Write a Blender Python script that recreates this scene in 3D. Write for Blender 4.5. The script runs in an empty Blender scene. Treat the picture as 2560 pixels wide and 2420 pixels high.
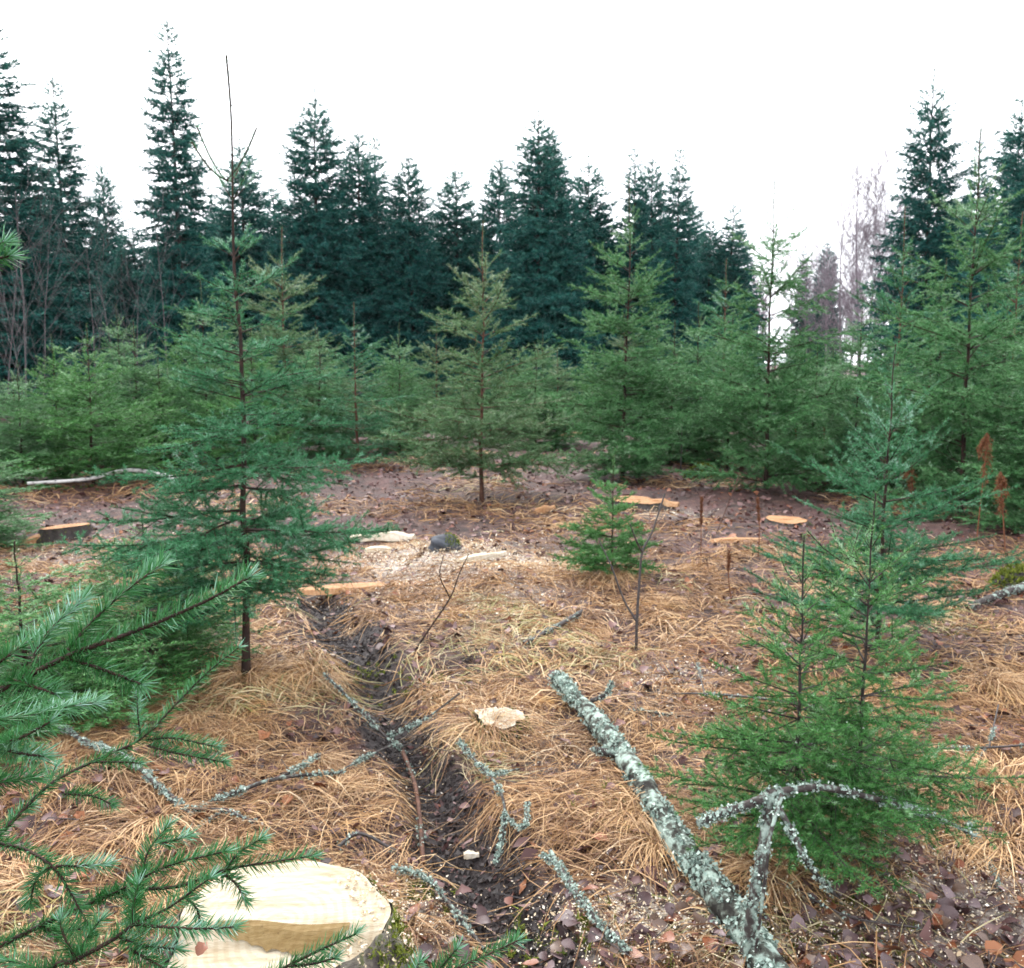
import bpy, math, random
import numpy as np
from mathutils import Vector, Matrix

R = math.radians
rs = random.Random(11)
rng = np.random.default_rng(11)
S = bpy.context.scene
COL = S.collection
Z = Vector((0, 0, 1))

# ------------------------------------------------------------------ camera
CAM_H = 1.6
PITCH = R(7.6)
FPX = 1280 / math.tan(R(27.5))           # focal length in photograph pixels (2560 wide)
cam_data = bpy.data.cameras.new('camera')
cam = bpy.data.objects.new('camera', cam_data)
COL.objects.link(cam)
cam.location = (0, 0, CAM_H)
cam.rotation_euler = (math.pi / 2 - PITCH, 0, 0)
cam_data.sensor_fit = 'HORIZONTAL'
cam_data.sensor_width = 36
cam_data.lens = 36 * FPX / 2560
cam_data.clip_start = 0.05
cam_data.clip_end = 1000
cam_data.dof.use_dof = True              # a phone lens: about 2 mm of aperture
cam_data.dof.focus_distance = 1.2
cam_data.dof.aperture_fstop = 17
S.camera = cam

# ------------------------------------------------------------------ world, sun, exposure
SUN_EL, SUN_AZ = R(48), R(-25)           # azimuth from +Y towards +X
world = bpy.data.worlds.new('World')
S.world = world
world.use_nodes = True
wn, wl = world.node_tree.nodes, world.node_tree.links
bg = wn['Background']
sky = wn.new('ShaderNodeTexSky')
sky.sky_type = 'NISHITA'
sky.sun_disc = False
sky.sun_elevation = SUN_EL
sky.sun_rotation = SUN_AZ
sky.dust_density = 6
hs = wn.new('ShaderNodeHueSaturation')
hs.inputs['Saturation'].default_value = 0.35
wl.new(sky.outputs[0], hs.inputs['Color'])
mx = wn.new('ShaderNodeMix')
mx.data_type = 'RGBA'
mx.inputs[0].default_value = 0.85        # a closed cloud layer over the clear sky
mx.inputs[7].default_value = (8.6, 8.9, 9.4, 1)
wl.new(hs.outputs[0], mx.inputs[6])
wl.new(mx.outputs[2], bg.inputs['Color'])
bg.inputs['Strength'].default_value = 0.13
world.cycles.sampling_method = 'NONE'
sun_d = bpy.data.lights.new('sun', 'SUN')
sun_d.energy = 1.3
sun_d.angle = R(40)
sun_d.color = (1.0, 0.97, 0.92)
sun = bpy.data.objects.new('sun', sun_d)
COL.objects.link(sun)
sd = Vector((math.sin(SUN_AZ) * math.cos(SUN_EL), math.cos(SUN_AZ) * math.cos(SUN_EL), math.sin(SUN_EL)))
sun.rotation_euler = sd.to_track_quat('Z', 'Y').to_euler()
sun.location = sd * 60
S.view_settings.view_transform = 'Standard'
S.view_settings.look = 'None'
S.view_settings.exposure = 1.5
S.view_settings.gamma = 1
S.view_settings.use_curve_mapping = False
S.render.engine = 'CYCLES'
S.cycles.use_denoising = True
S.cycles.use_adaptive_sampling = True
S.cycles.adaptive_threshold = 0.025
S.cycles.max_bounces = 3
S.cycles.diffuse_bounces = 2
S.cycles.transmission_bounces = 3
S.cycles.glossy_bounces = 2
S.cycles.transparent_max_bounces = 4
S.cycles.volume_bounces = 0
S.cycles.debug_use_spatial_splits = True

# ------------------------------------------------------------------ pixel helpers
FWD = Vector((0, math.cos(PITCH), -math.sin(PITCH)))
UP = Vector((0, math.sin(PITCH), math.cos(PITCH)))
CP = Vector((0, 0, CAM_H))


def ray(px, py):
    return Vector((1, 0, 0)) * ((px - 1280) / FPX) + UP * ((1210 - py) / FPX) + FWD


def at(px, py, depth):
    return CP + ray(px, py) * depth


def atz(px, py, z=0.0):
    d = ray(px, py)
    return CP + d * ((z - CAM_H) / d.z)


# ------------------------------------------------------------------ noise and terrain
def vnoise(x, y, scale, seed):
    x = np.asarray(x, float) * scale + seed * 17.31
    y = np.asarray(y, float) * scale + seed * 9.17
    xi, yi = np.floor(x), np.floor(y)
    xf, yf = x - xi, y - yi
    xf, yf = xf * xf * (3 - 2 * xf), yf * yf * (3 - 2 * yf)

    def hsh(a, b):
        v = np.sin(a * 127.1 + b * 311.7 + seed * 3.7) * 43758.5453
        return v - np.floor(v)
    return (hsh(xi, yi) * (1 - xf) + hsh(xi + 1, yi) * xf) * (1 - yf) + (hsh(xi, yi + 1) * (1 - xf) + hsh(xi + 1, yi + 1) * xf) * yf


def sstep(a, b, v):
    t = np.clip((v - a) / (b - a), 0, 1)
    return t * t * (3 - 2 * t)


RUT = [atz(*p) for p in [(770, 1470), (850, 1570), (905, 1680), (1000, 1830), (1090, 1990), (1170, 2130), (1270, 2320), (1345, 2460)]]
RUTW = [0.09, 0.15, 0.15, 0.10, 0.11, 0.14, 0.13, 0.09]
MOUNDS = []                              # x, y, radius, height
for px, py, r, h in [(600, 1700, .35, .05), (800, 1690, .22, .05), (1530, 1450, .35, .08), (1290, 1460, .35, .06), (2470, 1720, .4, .05),
                     (450, 1980, .4, .05), (1240, 1800, .28, .06), (1700, 1650, .4, .05), (2090, 2130, .3, .05), (900, 2330, .45, .07),
                     (2480, 1960, .35, .07), (1400, 2050, .35, .05), (1110, 1400, .4, .05), (300, 1350, .6, .07), (1600, 1260, .6, .06)]:
    q = atz(px, py)
    MOUNDS.append((q.x, q.y, r, h))


def rut_dist(x, y):
    x, y = np.asarray(x, float), np.asarray(y, float)
    best = np.full(x.shape, 9.0)
    for (a, b, wa, wb) in zip(RUT[:-1], RUT[1:], RUTW[:-1], RUTW[1:]):
        dx, dy = b.x - a.x, b.y - a.y
        t = np.clip(((x - a.x) * dx + (y - a.y) * dy) / (dx * dx + dy * dy), 0, 1)
        d = np.hypot(x - a.x - t * dx, y - a.y - t * dy) / (wa + (wb - wa) * t)
        best = np.minimum(best, d)
    return best                          # 1.0 = edge of the rut


def hgt(x, y):
    x, y = np.asarray(x, float), np.asarray(y, float)
    near = 1 / (1 + (np.hypot(x, y) / 30) ** 2)
    h = 0.10 * (vnoise(x, y, 0.9, 1) - .5) + 0.07 * (vnoise(x, y, 2.3, 2) - .5) + (0.035 * (vnoise(x, y, 6.0, 3) - .5)) * near
    for cx, cy, r, a in MOUNDS:
        h = h + a * np.exp(-((x - cx) ** 2 + (y - cy) ** 2) / (r * r))
    d = rut_dist(x, y)
    h = h - 0.075 * (1 - sstep(0.2, 1.5, d)) + 0.008 * np.exp(-((d - 1.5) / 0.4) ** 2)
    h = h + 0.02 * (vnoise(x, y, 18, 5) - .5) * (1 - sstep(0.9, 1.6, d))
    return h


def gz(x, y):
    return float(hgt(x, y))


def gp(px, py, up=0.0):
    z = 0.0
    for _ in range(6):
        p = atz(px, py, z)
        z = gz(p.x, p.y)
    return Vector((p.x, p.y, z + up))


# ------------------------------------------------------------------ mesh helpers
def mesh_np(name, verts, faces, mats, tint=None, matidx=None, smooth=False):
    """faces: (M,k) int array, or a list of such arrays"""
    if not isinstance(faces, (list, tuple)):
        faces = [faces]
    faces = [f for f in faces if len(f)]
    me = bpy.data.meshes.new(name)
    verts = np.asarray(verts, np.float32)
    me.vertices.add(len(verts))
    me.vertices.foreach_set('co', verts.ravel())
    loops = np.concatenate([f.ravel() for f in faces]).astype(np.int32)
    tot = np.concatenate([np.full(len(f), f.shape[1], np.int32) for f in faces])
    start = np.concatenate([[0], np.cumsum(tot)[:-1]]).astype(np.int32)
    me.loops.add(len(loops))
    me.loops.foreach_set('vertex_index', loops)
    me.polygons.add(len(tot))
    me.polygons.foreach_set('loop_start', start)
    me.polygons.foreach_set('loop_total', tot)
    for m in mats:
        me.materials.append(m)
    if matidx is not None:
        me.polygons.foreach_set('material_index', np.asarray(matidx, np.int32))
    me.polygons.foreach_set('use_smooth', np.full(len(tot), smooth, bool))
    me.update(calc_edges=True)
    if tint is not None:
        a = me.attributes.new('tint', 'FLOAT', 'FACE')
        a.data.foreach_set('value', np.asarray(tint, np.float32))
    return me


def link(name, me, parent=None, loc=None):
    o = bpy.data.objects.new(name, me)
    COL.objects.link(o)
    if parent is not None:
        o.parent = parent
    if loc is not None:
        o.location = loc
    return o


def tag(o, label, cat, group=None, kind=None):
    if label:
        o['label'] = label
    if cat:
        o['category'] = cat
    if group:
        o['group'] = group
    if kind:
        o['kind'] = kind
    return o


def thing(name, label, cat, loc=(0, 0, 0), group=None):
    o = bpy.data.objects.new(name, None)
    COL.objects.link(o)
    o.location = loc
    o.empty_display_size = 0.1
    return tag(o, label, cat, group)


def copy_tree(o, parent=None):
    c = o.copy()
    COL.objects.link(c)
    if parent is not None:
        c.parent = parent
    for ch in list(o.children):
        copy_tree(ch, c)
    return c


class MB:
    """collects numpy pieces into one mesh"""

    def __init__(self):
        self.v, self.f, self.t, self.n = [], [], [], 0

    def add(self, v, f, t=None):
        v = np.asarray(v, np.float32).reshape(-1, 3)
        f = np.asarray(f, np.int64)
        if len(f) == 0:
            return
        self.v.append(v)
        self.f.append(f + self.n)
        self.t.append(np.full(len(f), 0.5) if t is None else np.broadcast_to(np.asarray(t, float), (len(f),)))
        self.n += len(v)

    def mesh(self, name, mat, smooth=False):
        # order faces by size so that tints stay aligned
        return mesh_np(name, np.concatenate(self.v), self.f, [mat], np.concatenate(self.t), None, smooth)

    def build(self, name, mat, parent=None, smooth=False, loc=None):
        return link(name, self.mesh(name, mat, smooth), parent, loc)


def norm(a):
    return a / np.maximum(np.linalg.norm(a, axis=-1, keepdims=True), 1e-9)


def frames(a):
    up = np.zeros_like(a)
    up[:, 2] = 1
    flat = np.abs(a[:, 2]) > 0.97
    up[flat] = (1, 0, 0)
    u = norm(np.cross(a, up))
    v = np.cross(u, a)
    return u, v


def tubes_np(P0, P1, r0, r1, sides=3):
    """straight prisms, one per segment"""
    P0, P1 = np.asarray(P0, float), np.asarray(P1, float)
    a = norm(P1 - P0)
    u, v = frames(a)
    n = len(P0)
    ang = np.arange(sides) * 2 * math.pi / sides
    c, s = np.cos(ang)[None, :, None], np.sin(ang)[None, :, None]
    ring = u[:, None] * c + v[:, None] * s
    A = P0[:, None] + ring * np.asarray(r0)[:, None, None]
    B = P1[:, None] + ring * np.asarray(r1)[:, None, None]
    verts = np.concatenate([A, B], 1).reshape(-1, 3)
    k = np.arange(sides)
    q = np.stack([k, (k + 1) % sides, (k + 1) % sides + sides, k + sides], 1)
    f = (q[None] + (np.arange(n) * 2 * sides)[:, None, None]).reshape(-1, 4)
    return verts, f


def smooth_path(pts, n=6):
    """Catmull-Rom through pts"""
    pts = [Vector(p) for p in pts]
    if len(pts) == 2:
        return [pts[0].lerp(pts[1], i / n) for i in range(n + 1)]
    P = [pts[0] * 2 - pts[1]] + pts + [pts[-1] * 2 - pts[-2]]
    out = []
    for i in range(1, len(P) - 2):
        a, b, c, d = P[i - 1:i + 3]
        for k in range(n):
            t = k / n
            out.append(0.5 * ((2 * b) + (c - a) * t + (2 * a - 5 * b + 4 * c - d) * t * t + (3 * b - a - 3 * c + d) * t ** 3))
    out.append(pts[-1])
    return out


def tube(mb, pts, radii, sides=8, cap=True, rough=0.0, rnd=rs, tint=0.5):
    """one continuous tube along pts"""
    pts = [Vector(p) for p in pts]
    n = len(pts)
    if not hasattr(radii, '__len__'):
        radii = [radii] * n
    elif len(radii) == 2:
        radii = [radii[0] + (radii[1] - radii[0]) * i / (n - 1) for i in range(n)]
    V = []
    d0 = (pts[1] - pts[0]).normalized()
    u = d0.cross(Z)
    if u.length < 0.05:
        u = Vector((1, 0, 0))
    u.normalize()
    for i in range(n):
        d = (pts[min(i + 1, n - 1)] - pts[max(i - 1, 0)]).normalized()
        u = (u - d * u.dot(d)).normalized()
        w = d.cross(u)
        for k in range(sides):
            a = 2 * math.pi * k / sides
            r = radii[i] * (1 + rough * (rnd.random() - .5))
            V.append(pts[i] + (u * math.cos(a) + w * math.sin(a)) * r)
    F = []
    for i in range(n - 1):
        for k in range(sides):
            a, b = i * sides + k, i * sides + (k + 1) % sides
            F.append((a, b, b + sides, a + sides))
    mb.add([tuple(v) for v in V], F, tint)
    if cap:
        for end, ctr in ((0, pts[0]), (n - 1, pts[-1])):
            ring = [V[end * sides + k] for k in range(sides)]
            T = [(k, (k + 1) % sides, sides) if end else ((k + 1) % sides, k, sides) for k in range(sides)]
            mb.add([tuple(v) for v in ring] + [tuple(ctr)], T, tint)


# ------------------------------------------------------------------ materials
def new_mat(name):
    m = bpy.data.materials.new(name)
    m.use_nodes = True
    nt = m.node_tree
    return m, nt.nodes, nt.links, nt.nodes['Principled BSDF']


def ramp(nodes, stops, interp='LINEAR'):
    r = nodes.new('ShaderNodeValToRGB')
    r.color_ramp.interpolation = interp
    els = r.color_ramp.elements
    while len(els) < len(stops):
        els.new(0.5)
    for e, (p, c) in zip(els, stops):
        e.position = p
        e.color = (c[0], c[1], c[2], 1)
    return r


def noise(nodes, links, scale, detail=4, rough=0.6, coord='Object'):
    tc = nodes.new('ShaderNodeTexCoord')
    n = nodes.new('ShaderNodeTexNoise')
    n.inputs['Scale'].default_value = scale
    n.inputs['Detail'].default_value = detail
    n.inputs['Roughness'].default_value = rough
    links.new(tc.outputs[coord], n.inputs['Vector'])
    return n


def bump(nodes, links, bsdf, src, strength=0.5, dist=0.02):
    b = nodes.new('ShaderNodeBump')
    b.inputs['Strength'].default_value = strength
    b.inputs['Distance'].default_value = dist
    links.new(src, b.inputs['Height'])
    links.new(b.outputs[0], bsdf.inputs['Normal'])


def tint_mat(name, stops, rough=0.5, spec=0.4, transl=0.0, noise_scale=None, objrand=0.0):
    """colour from the per-face tint attribute"""
    m, n, l, b = new_mat(name)
    at_ = n.new('ShaderNodeAttribute')
    at_.attribute_name = 'tint'
    src = at_.outputs['Fac']
    if objrand:
        oi = n.new('ShaderNodeObjectInfo')
        ma = n.new('ShaderNodeMath')
        ma.operation = 'MULTIPLY_ADD'
        l.new(oi.outputs['Random'], ma.inputs[0])
        ma.inputs[1].default_value = objrand
        l.new(src, ma.inputs[2])
        src = ma.outputs[0]
    r = ramp(n, stops)
    l.new(src, r.inputs[0])
    if noise_scale:
        nz = noise(n, l, noise_scale, 5, .65)
        rn = ramp(n, [(.30, (.52, .50, .52)), (.46, (.92, .92, .96)), (.58, (1.0, 1.0, .98)), (.72, (1.0, .90, .66))])
        l.new(nz.outputs['Fac'], rn.inputs[0])
        mm = n.new('ShaderNodeMix')
        mm.data_type = 'RGBA'
        mm.blend_type = 'MULTIPLY'
        mm.inputs[0].default_value = 1
        l.new(r.outputs[0], mm.inputs[6])
        l.new(rn.outputs[0], mm.inputs[7])
        col = mm.outputs[2]
    else:
        col = r.outputs[0]
    l.new(col, b.inputs['Base Color'])
    b.inputs['Roughness'].default_value = rough
    b.inputs['Specular IOR Level'].default_value = spec
    if transl:
        t = n.new('ShaderNodeBsdfTranslucent')
        l.new(col, t.inputs['Color'])
        ms = n.new('ShaderNodeMixShader')
        ms.inputs[0].default_value = transl
        l.new(b.outputs[0], ms.inputs[1])
        l.new(t.outputs[0], ms.inputs[2])
        l.new(ms.outputs[0], n['Material Output'].inputs['Surface'])
    return m


def noise_mat(name, stops, scale=8, detail=5, rough=0.8, spec=0.3, bstr=0.5, bdist=0.01, coord='Object'):
    m, n, l, b = new_mat(name)
    nz = noise(n, l, scale, detail, 0.65, coord)
    r = ramp(n, stops)
    l.new(nz.outputs['Fac'], r.inputs[0])
    l.new(r.outputs[0], b.inputs['Base Color'])
    b.inputs['Roughness'].default_value = rough
    b.inputs['Specular IOR Level'].default_value = spec
    if bstr:
        bump(n, l, b, nz.outputs['Fac'], bstr, bdist)
    return m


M = {}
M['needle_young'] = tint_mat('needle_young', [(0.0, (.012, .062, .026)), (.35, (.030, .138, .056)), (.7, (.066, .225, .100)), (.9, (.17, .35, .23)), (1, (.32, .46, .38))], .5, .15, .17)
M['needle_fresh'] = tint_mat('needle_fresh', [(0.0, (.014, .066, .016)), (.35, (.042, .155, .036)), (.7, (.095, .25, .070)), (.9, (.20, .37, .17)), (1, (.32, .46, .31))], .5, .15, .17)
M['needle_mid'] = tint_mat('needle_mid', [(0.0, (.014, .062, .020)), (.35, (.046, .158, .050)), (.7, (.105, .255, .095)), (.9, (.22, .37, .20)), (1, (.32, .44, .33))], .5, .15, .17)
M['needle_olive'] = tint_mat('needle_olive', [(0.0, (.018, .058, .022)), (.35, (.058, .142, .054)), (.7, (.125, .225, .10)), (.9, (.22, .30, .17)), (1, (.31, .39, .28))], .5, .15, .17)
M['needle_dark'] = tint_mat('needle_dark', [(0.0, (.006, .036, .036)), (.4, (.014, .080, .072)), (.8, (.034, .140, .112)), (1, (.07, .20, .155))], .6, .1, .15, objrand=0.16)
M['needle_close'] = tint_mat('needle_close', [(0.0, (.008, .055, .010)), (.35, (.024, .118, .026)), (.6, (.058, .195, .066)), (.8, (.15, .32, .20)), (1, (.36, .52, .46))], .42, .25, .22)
M['bark_young'] = noise_mat('bark_young', [(.3, (.009, .005, .004)), (.55, (.030, .014, .009)), (.75, (.07, .034, .021))], 30, 4, .75, .3, .6, .004)
M['bark_red'] = noise_mat('bark_red', [(.3, (.03, .014, .009)), (.55, (.09, .038, .022)), (.75, (.16, .08, .05))], 30, 4, .75, .3, .6, .004)
M['bark_dark'] = noise_mat('bark_dark', [(.3, (.012, .010, .009)), (.55, (.03, .022, .018)), (.78, (.07, .05, .04))], 26, 5, .7, .35, .8, .006)
M['bark_grey'] = noise_mat('bark_grey', [(.3, (.035, .03, .032)), (.55, (.085, .075, .078)), (.75, (.16, .15, .15))], 12, 5, .8, .3, .4, .01)
M['twig_dark'] = noise_mat('twig_dark', [(.3, (.012, .009, .009)), (.6, (.035, .024, .022)), (.8, (.09, .07, .06))], 40, 4, .5, .5, .5, .003)
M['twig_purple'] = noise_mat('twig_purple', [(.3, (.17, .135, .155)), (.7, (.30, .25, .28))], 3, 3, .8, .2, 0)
M['birch'] = noise_mat('birch', [(.35, (.05, .045, .045)), (.45, (.5, .48, .46)), (.7, (.68, .66, .63))], 14, 4, .6, .4, .3, .004)
M['lichen'] = tint_mat('lichen', [(0, (.08, .11, .095)), (.4, (.24, .32, .275)), (.8, (.42, .51, .45)), (1, (.56, .64, .57))], .9, .1, .15)
M['log_bark'] = noise_mat('log_bark', [(.40, (.018, .016, .014)), (.49, (.07, .075, .062)), (.56, (.24, .30, .26)), (.72, (.38, .46, .40))], 18, 9, .9, .15, 1.0, .012)
M['stem_lichen'] = noise_mat('stem_lichen', [(.38, (.022, .017, .016)), (.52, (.05, .04, .036)), (.6, (.22, .28, .24)), (.78, (.40, .48, .42))], 24, 6, .8, .3, .8, .006)
M['straw'] = tint_mat('straw', [(0, (.070, .030, .018)), (.2, (.22, .112, .052)), (.45, (.45, .262, .120)), (.75, (.68, .455, .24)), (.93, (.80, .63, .41)), (1, (.24, .25, .07))], .55, .35, .25, noise_scale=3.2)
M['leaf_litter'] = tint_mat('leaf_litter', [(0, (.026, .012, .012)), (.35, (.070, .030, .028)), (.6, (.13, .062, .055)), (.78, (.18, .11, .105)), (.86, (.17, .05, .022)), (1, (.26, .10, .04))], .5, .3, .08)
M['leaf_plum'] = noise_mat('leaf_plum', [(.3, (.030, .014, .015)), (.7, (.085, .042, .042))], 40, 3, .34, .45, .3, .002)
M['leaf_mauve'] = noise_mat('leaf_mauve', [(.3, (.09, .055, .06)), (.7, (.21, .145, .15))], 40, 3, .42, .4, .3, .002)
M['leaf_rust'] = noise_mat('leaf_rust', [(.3, (.11, .030, .014)), (.7, (.25, .085, .035))], 40, 3, .32, .5, .3, .002)
M['leaf_umber'] = noise_mat('leaf_umber', [(.3, (.05, .028, .02)), (.7, (.15, .085, .055))], 40, 3, .34, .5, .3, .002)
M['chip'] = tint_mat('chip', [(0, (.40, .28, .16)), (.5, (.66, .54, .38)), (1, (.80, .74, .64))], .8, .2, .1)
M['moss'] = tint_mat('moss', [(0, (.035, .05, .010)), (.5, (.11, .14, .022)), (1, (.24, .27, .05))], .9, .1, .2)
M['soil_clod'] = noise_mat('soil_clod', [(.3, (.010, .007, .007)), (.7, (.035, .024, .022))], 30, 5, .6, .4, .8, .01)
M['brown_weed'] = tint_mat('brown_weed', [(0, (.06, .025, .014)), (.5, (.15, .06, .03)), (1, (.28, .13, .06))], .8, .2, .15)
M['stone'] = noise_mat('stone', [(.3, (.02, .022, .028)), (.6, (.06, .066, .08)), (.8, (.13, .14, .16))], 14, 7, .8, .4, .7, .01)

wm, n, l, b = new_mat('water')
b.inputs['Base Color'].default_value = (1, 1, 1, 1)
b.inputs['Roughness'].default_value = .03
b.inputs['IOR'].default_value = 1.33
b.inputs['Transmission Weight'].default_value = .8
M['water'] = wm


def wood_mat(name, a, b_, c):
    m, n, l, b = new_mat(name)
    tc = n.new('ShaderNodeTexCoord')
    mp = n.new('ShaderNodeMapping')
    mp.inputs['Scale'].default_value = (1.0, 7.0, 3.0)
    l.new(tc.outputs['Object'], mp.inputs[0])
    nz = n.new('ShaderNodeTexNoise')
    nz.inputs['Scale'].default_value = 6
    nz.inputs['Detail'].default_value = 7
    nz.inputs['Roughness'].default_value = .7
    l.new(mp.outputs[0], nz.inputs['Vector'])
    r = ramp(n, [(.28, a), (.5, b_), (.72, c)])
    l.new(nz.outputs['Fac'], r.inputs[0])
    sp = noise(n, l, 70, 3, .7)
    r2 = ramp(n, [(.27, (.25, .16, .12)), (.36, (1, 1, 1))])
    l.new(sp.outputs['Fac'], r2.inputs[0])
    wv = n.new('ShaderNodeTexWave')
    wv.wave_type = 'RINGS'
    wv.rings_direction = 'Z'
    wv.inputs['Scale'].default_value = 13
    wv.inputs['Distortion'].default_value = 2.5
    wv.inputs['Detail'].default_value = 3
    wv.inputs['Detail Scale'].default_value = 1.5
    l.new(tc.outputs['Object'], wv.inputs['Vector'])
    rw = ramp(n, [(.2, (.80, .72, .60)), (.6, (1, 1, 1))])
    l.new(wv.outputs['Fac'], rw.inputs[0])
    mr = n.new('ShaderNodeMix')
    mr.data_type = 'RGBA'
    mr.blend_type = 'MULTIPLY'
    mr.inputs[0].default_value = .38
    l.new(r.outputs[0], mr.inputs[6])
    l.new(rw.outputs[0], mr.inputs[7])
    r = mr
    mu = n.new('ShaderNodeMix')
    mu.data_type = 'RGBA'
    mu.blend_type = 'MULTIPLY'
    mu.inputs[0].default_value = .55
    l.new(r.outputs[2], mu.inputs[6])
    l.new(r2.outputs[0], mu.inputs[7])
    l.new(mu.outputs[2], b.inputs['Base Color'])
    b.inputs['Roughness'].default_value = .75
    b.inputs['Specular IOR Level'].default_value = .25
    bump(n, l, b, nz.outputs['Fac'], .9, .012)
    return m


M['cut_wood'] = wood_mat('cut_wood', (.30, .225, .135), (.45, .38, .275), (.54, .49, .395))
M['cut_pale'] = wood_mat('cut_pale', (.42, .33, .22), (.58, .50, .39), (.66, .61, .52))
M['cut_band'] = wood_mat('cut_band', (.14, .085, .028), (.21, .14, .055), (.28, .20, .10))
M['cut_orange'] = wood_mat('cut_orange', (.26, .12, .05), (.38, .205, .10), (.46, .31, .19))
M['stump_bark'] = noise_mat('stump_bark', [(.30, (.025, .020, .018)), (.45, (.10, .085, .075)), (.55, (.22, .20, .16)), (.62, (.10, .115, .05)), (.75, (.52, .44, .34))], 16, 8, .9, .2, 1.0, .02)

# ground material
gm, n, l, b = new_mat('forest_floor')
n1 = noise(n, l, 7, 8, .7)
r1 = ramp(n, [(.30, (.010, .005, .005)), (.44, (.030, .014, .012)), (.56, (.068, .032, .026)), (.68, (.15, .08, .045)), (.8, (.26, .15, .07))])
l.new(n1.outputs['Fac'], r1.inputs[0])
n2 = noise(n, l, 1.1, 5, .6)
r2 = ramp(n, [(.48, (0, 0, 0)), (.62, (1, 1, 1))])
l.new(n2.outputs['Fac'], r2.inputs[0])
mxa = n.new('ShaderNodeMix')
mxa.data_type = 'RGBA'
n3 = noise(n, l, 22, 6, .7)
r3 = ramp(n, [(.32, (.022, .008, .008)), (.5, (.075, .030, .028)), (.68, (.16, .078, .066))])
l.new(n3.outputs['Fac'], r3.inputs[0])
l.new(r2.outputs[0], mxa.inputs[0])
l.new(r1.outputs[0], mxa.inputs[6])
l.new(r3.outputs[0], mxa.inputs[7])
dus = n.new('ShaderNodeAttribute')
dus.attribute_name = 'dust'
nd = noise(n, l, 30, 6, .75)
rd = ramp(n, [(.40, (0, 0, 0)), (.60, (1, 1, 1))])
l.new(nd.outputs['Fac'], rd.inputs[0])
md_ = n.new('ShaderNodeMath')
md_.operation = 'MULTIPLY'
l.new(dus.outputs['Fac'], md_.inputs[0])
l.new(rd.outputs[0], md_.inputs[1])
mxd = n.new('ShaderNodeMix')
mxd.data_type = 'RGBA'
l.new(md_.outputs[0], mxd.inputs[0])
l.new(mxa.outputs[2], mxd.inputs[6])
mxd.inputs[7].default_value = (.66, .58, .50, 1)
mud = n.new('ShaderNodeAttribute')
mud.attribute_name = 'mud'
mxb = n.new('ShaderNodeMix')
mxb.data_type = 'RGBA'
l.new(mud.outputs['Fac'], mxb.inputs[0])
l.new(mxd.outputs[2], mxb.inputs[6])
r4 = ramp(n, [(.3, (.010, .007, .007)), (.6, (.028, .019, .018)), (.8, (.06, .042, .036))])
l.new(n3.outputs['Fac'], r4.inputs[0])
l.new(r4.outputs[0], mxb.inputs[7])
l.new(mxb.outputs[2], b.inputs['Base Color'])
b.inputs['Roughness'].default_value = .75
b.inputs['Specular IOR Level'].default_value = .35
bump(n, l, b, n3.outputs['Fac'], .9, .03)
M['ground'] = gm

# ------------------------------------------------------------------ ground
def chip_density(x, y):
    d = np.zeros_like(x)
    for (px, py, sx, sy, a) in ((1030, 1400, .55, .45, 4.5), (1200, 1415, .6, .5, 4.5), (1180, 1500, .5, .4, 1.5), (1700, 1720, .28, .4, 1.3), (960, 2300, .16, .14, 3.0), (700, 2400, .35, .2, 1.0), (2300, 2330, .9, .40, .75),
                                (1720, 2330, .25, .16, 2.0), (1560, 2330, .2, .15, 1.6), (2480, 2150, .5, .4, .8), (1450, 1360, .7, .7, .35), (1660, 1280, .4, .3, 1.2), (150, 1400, .5, .5, .8), (1250, 1850, .3, .2, .7), (930, 1490, .6, .3, .8)):
        q_ = atz(px, py)
        d = d + a * np.exp(-(((x - q_.x) / sx) ** 2 + ((y - q_.y) / sy) ** 2))
    return d + .03


GR = 140.0
ang = np.concatenate([np.linspace(-48, 48, 210), np.linspace(52, 308, 62)])
rad = [0.0, 0.4, 0.8]
while rad[-1] < GR:
    rad.append(rad[-1] * 1.0155 if rad[-1] > 1.2 else rad[-1] + .2)
rad = np.array(rad[1:])
A, Rr = np.meshgrid(np.radians(ang), rad)
gx, gy = (np.sin(A) * Rr), (np.cos(A) * Rr)
gh = hgt(gx, gy)
gv = np.stack([gx, gy, gh], -1).reshape(-1, 3)
na, nr = len(ang), len(rad)
i, j = np.meshgrid(np.arange(na), np.arange(nr - 1))
q = np.stack([j * na + i, j * na + (i + 1) % na, (j + 1) * na + (i + 1) % na, (j + 1) * na + i], -1).reshape(-1, 4)[:, ::-1]
ctr = len(gv)
gv = np.concatenate([gv, [[0, 0, float(hgt(0, 0))]]])
fan = np.stack([np.full(na, ctr), (np.arange(na) + 1) % na, np.arange(na)], 1)
gme = mesh_np('ground', gv, [q, fan], [M['ground']], smooth=True)
ma = gme.attributes.new('mud', 'FLOAT', 'POINT')
md = 1 - sstep(1.0, 1.9, rut_dist(gv[:, 0], gv[:, 1]) + .5 * (vnoise(gv[:, 0], gv[:, 1], 9, 7) - .5))
ma.data.foreach_set('value', md.astype(np.float32))
da = gme.attributes.new('dust', 'FLOAT', 'POINT')
da.data.foreach_set('value', np.clip(chip_density(gv[:, 0], gv[:, 1]) / 2.2, 0, 1).astype(np.float32))
ground = link('ground', gme)
ground['kind'] = 'structure'


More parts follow.
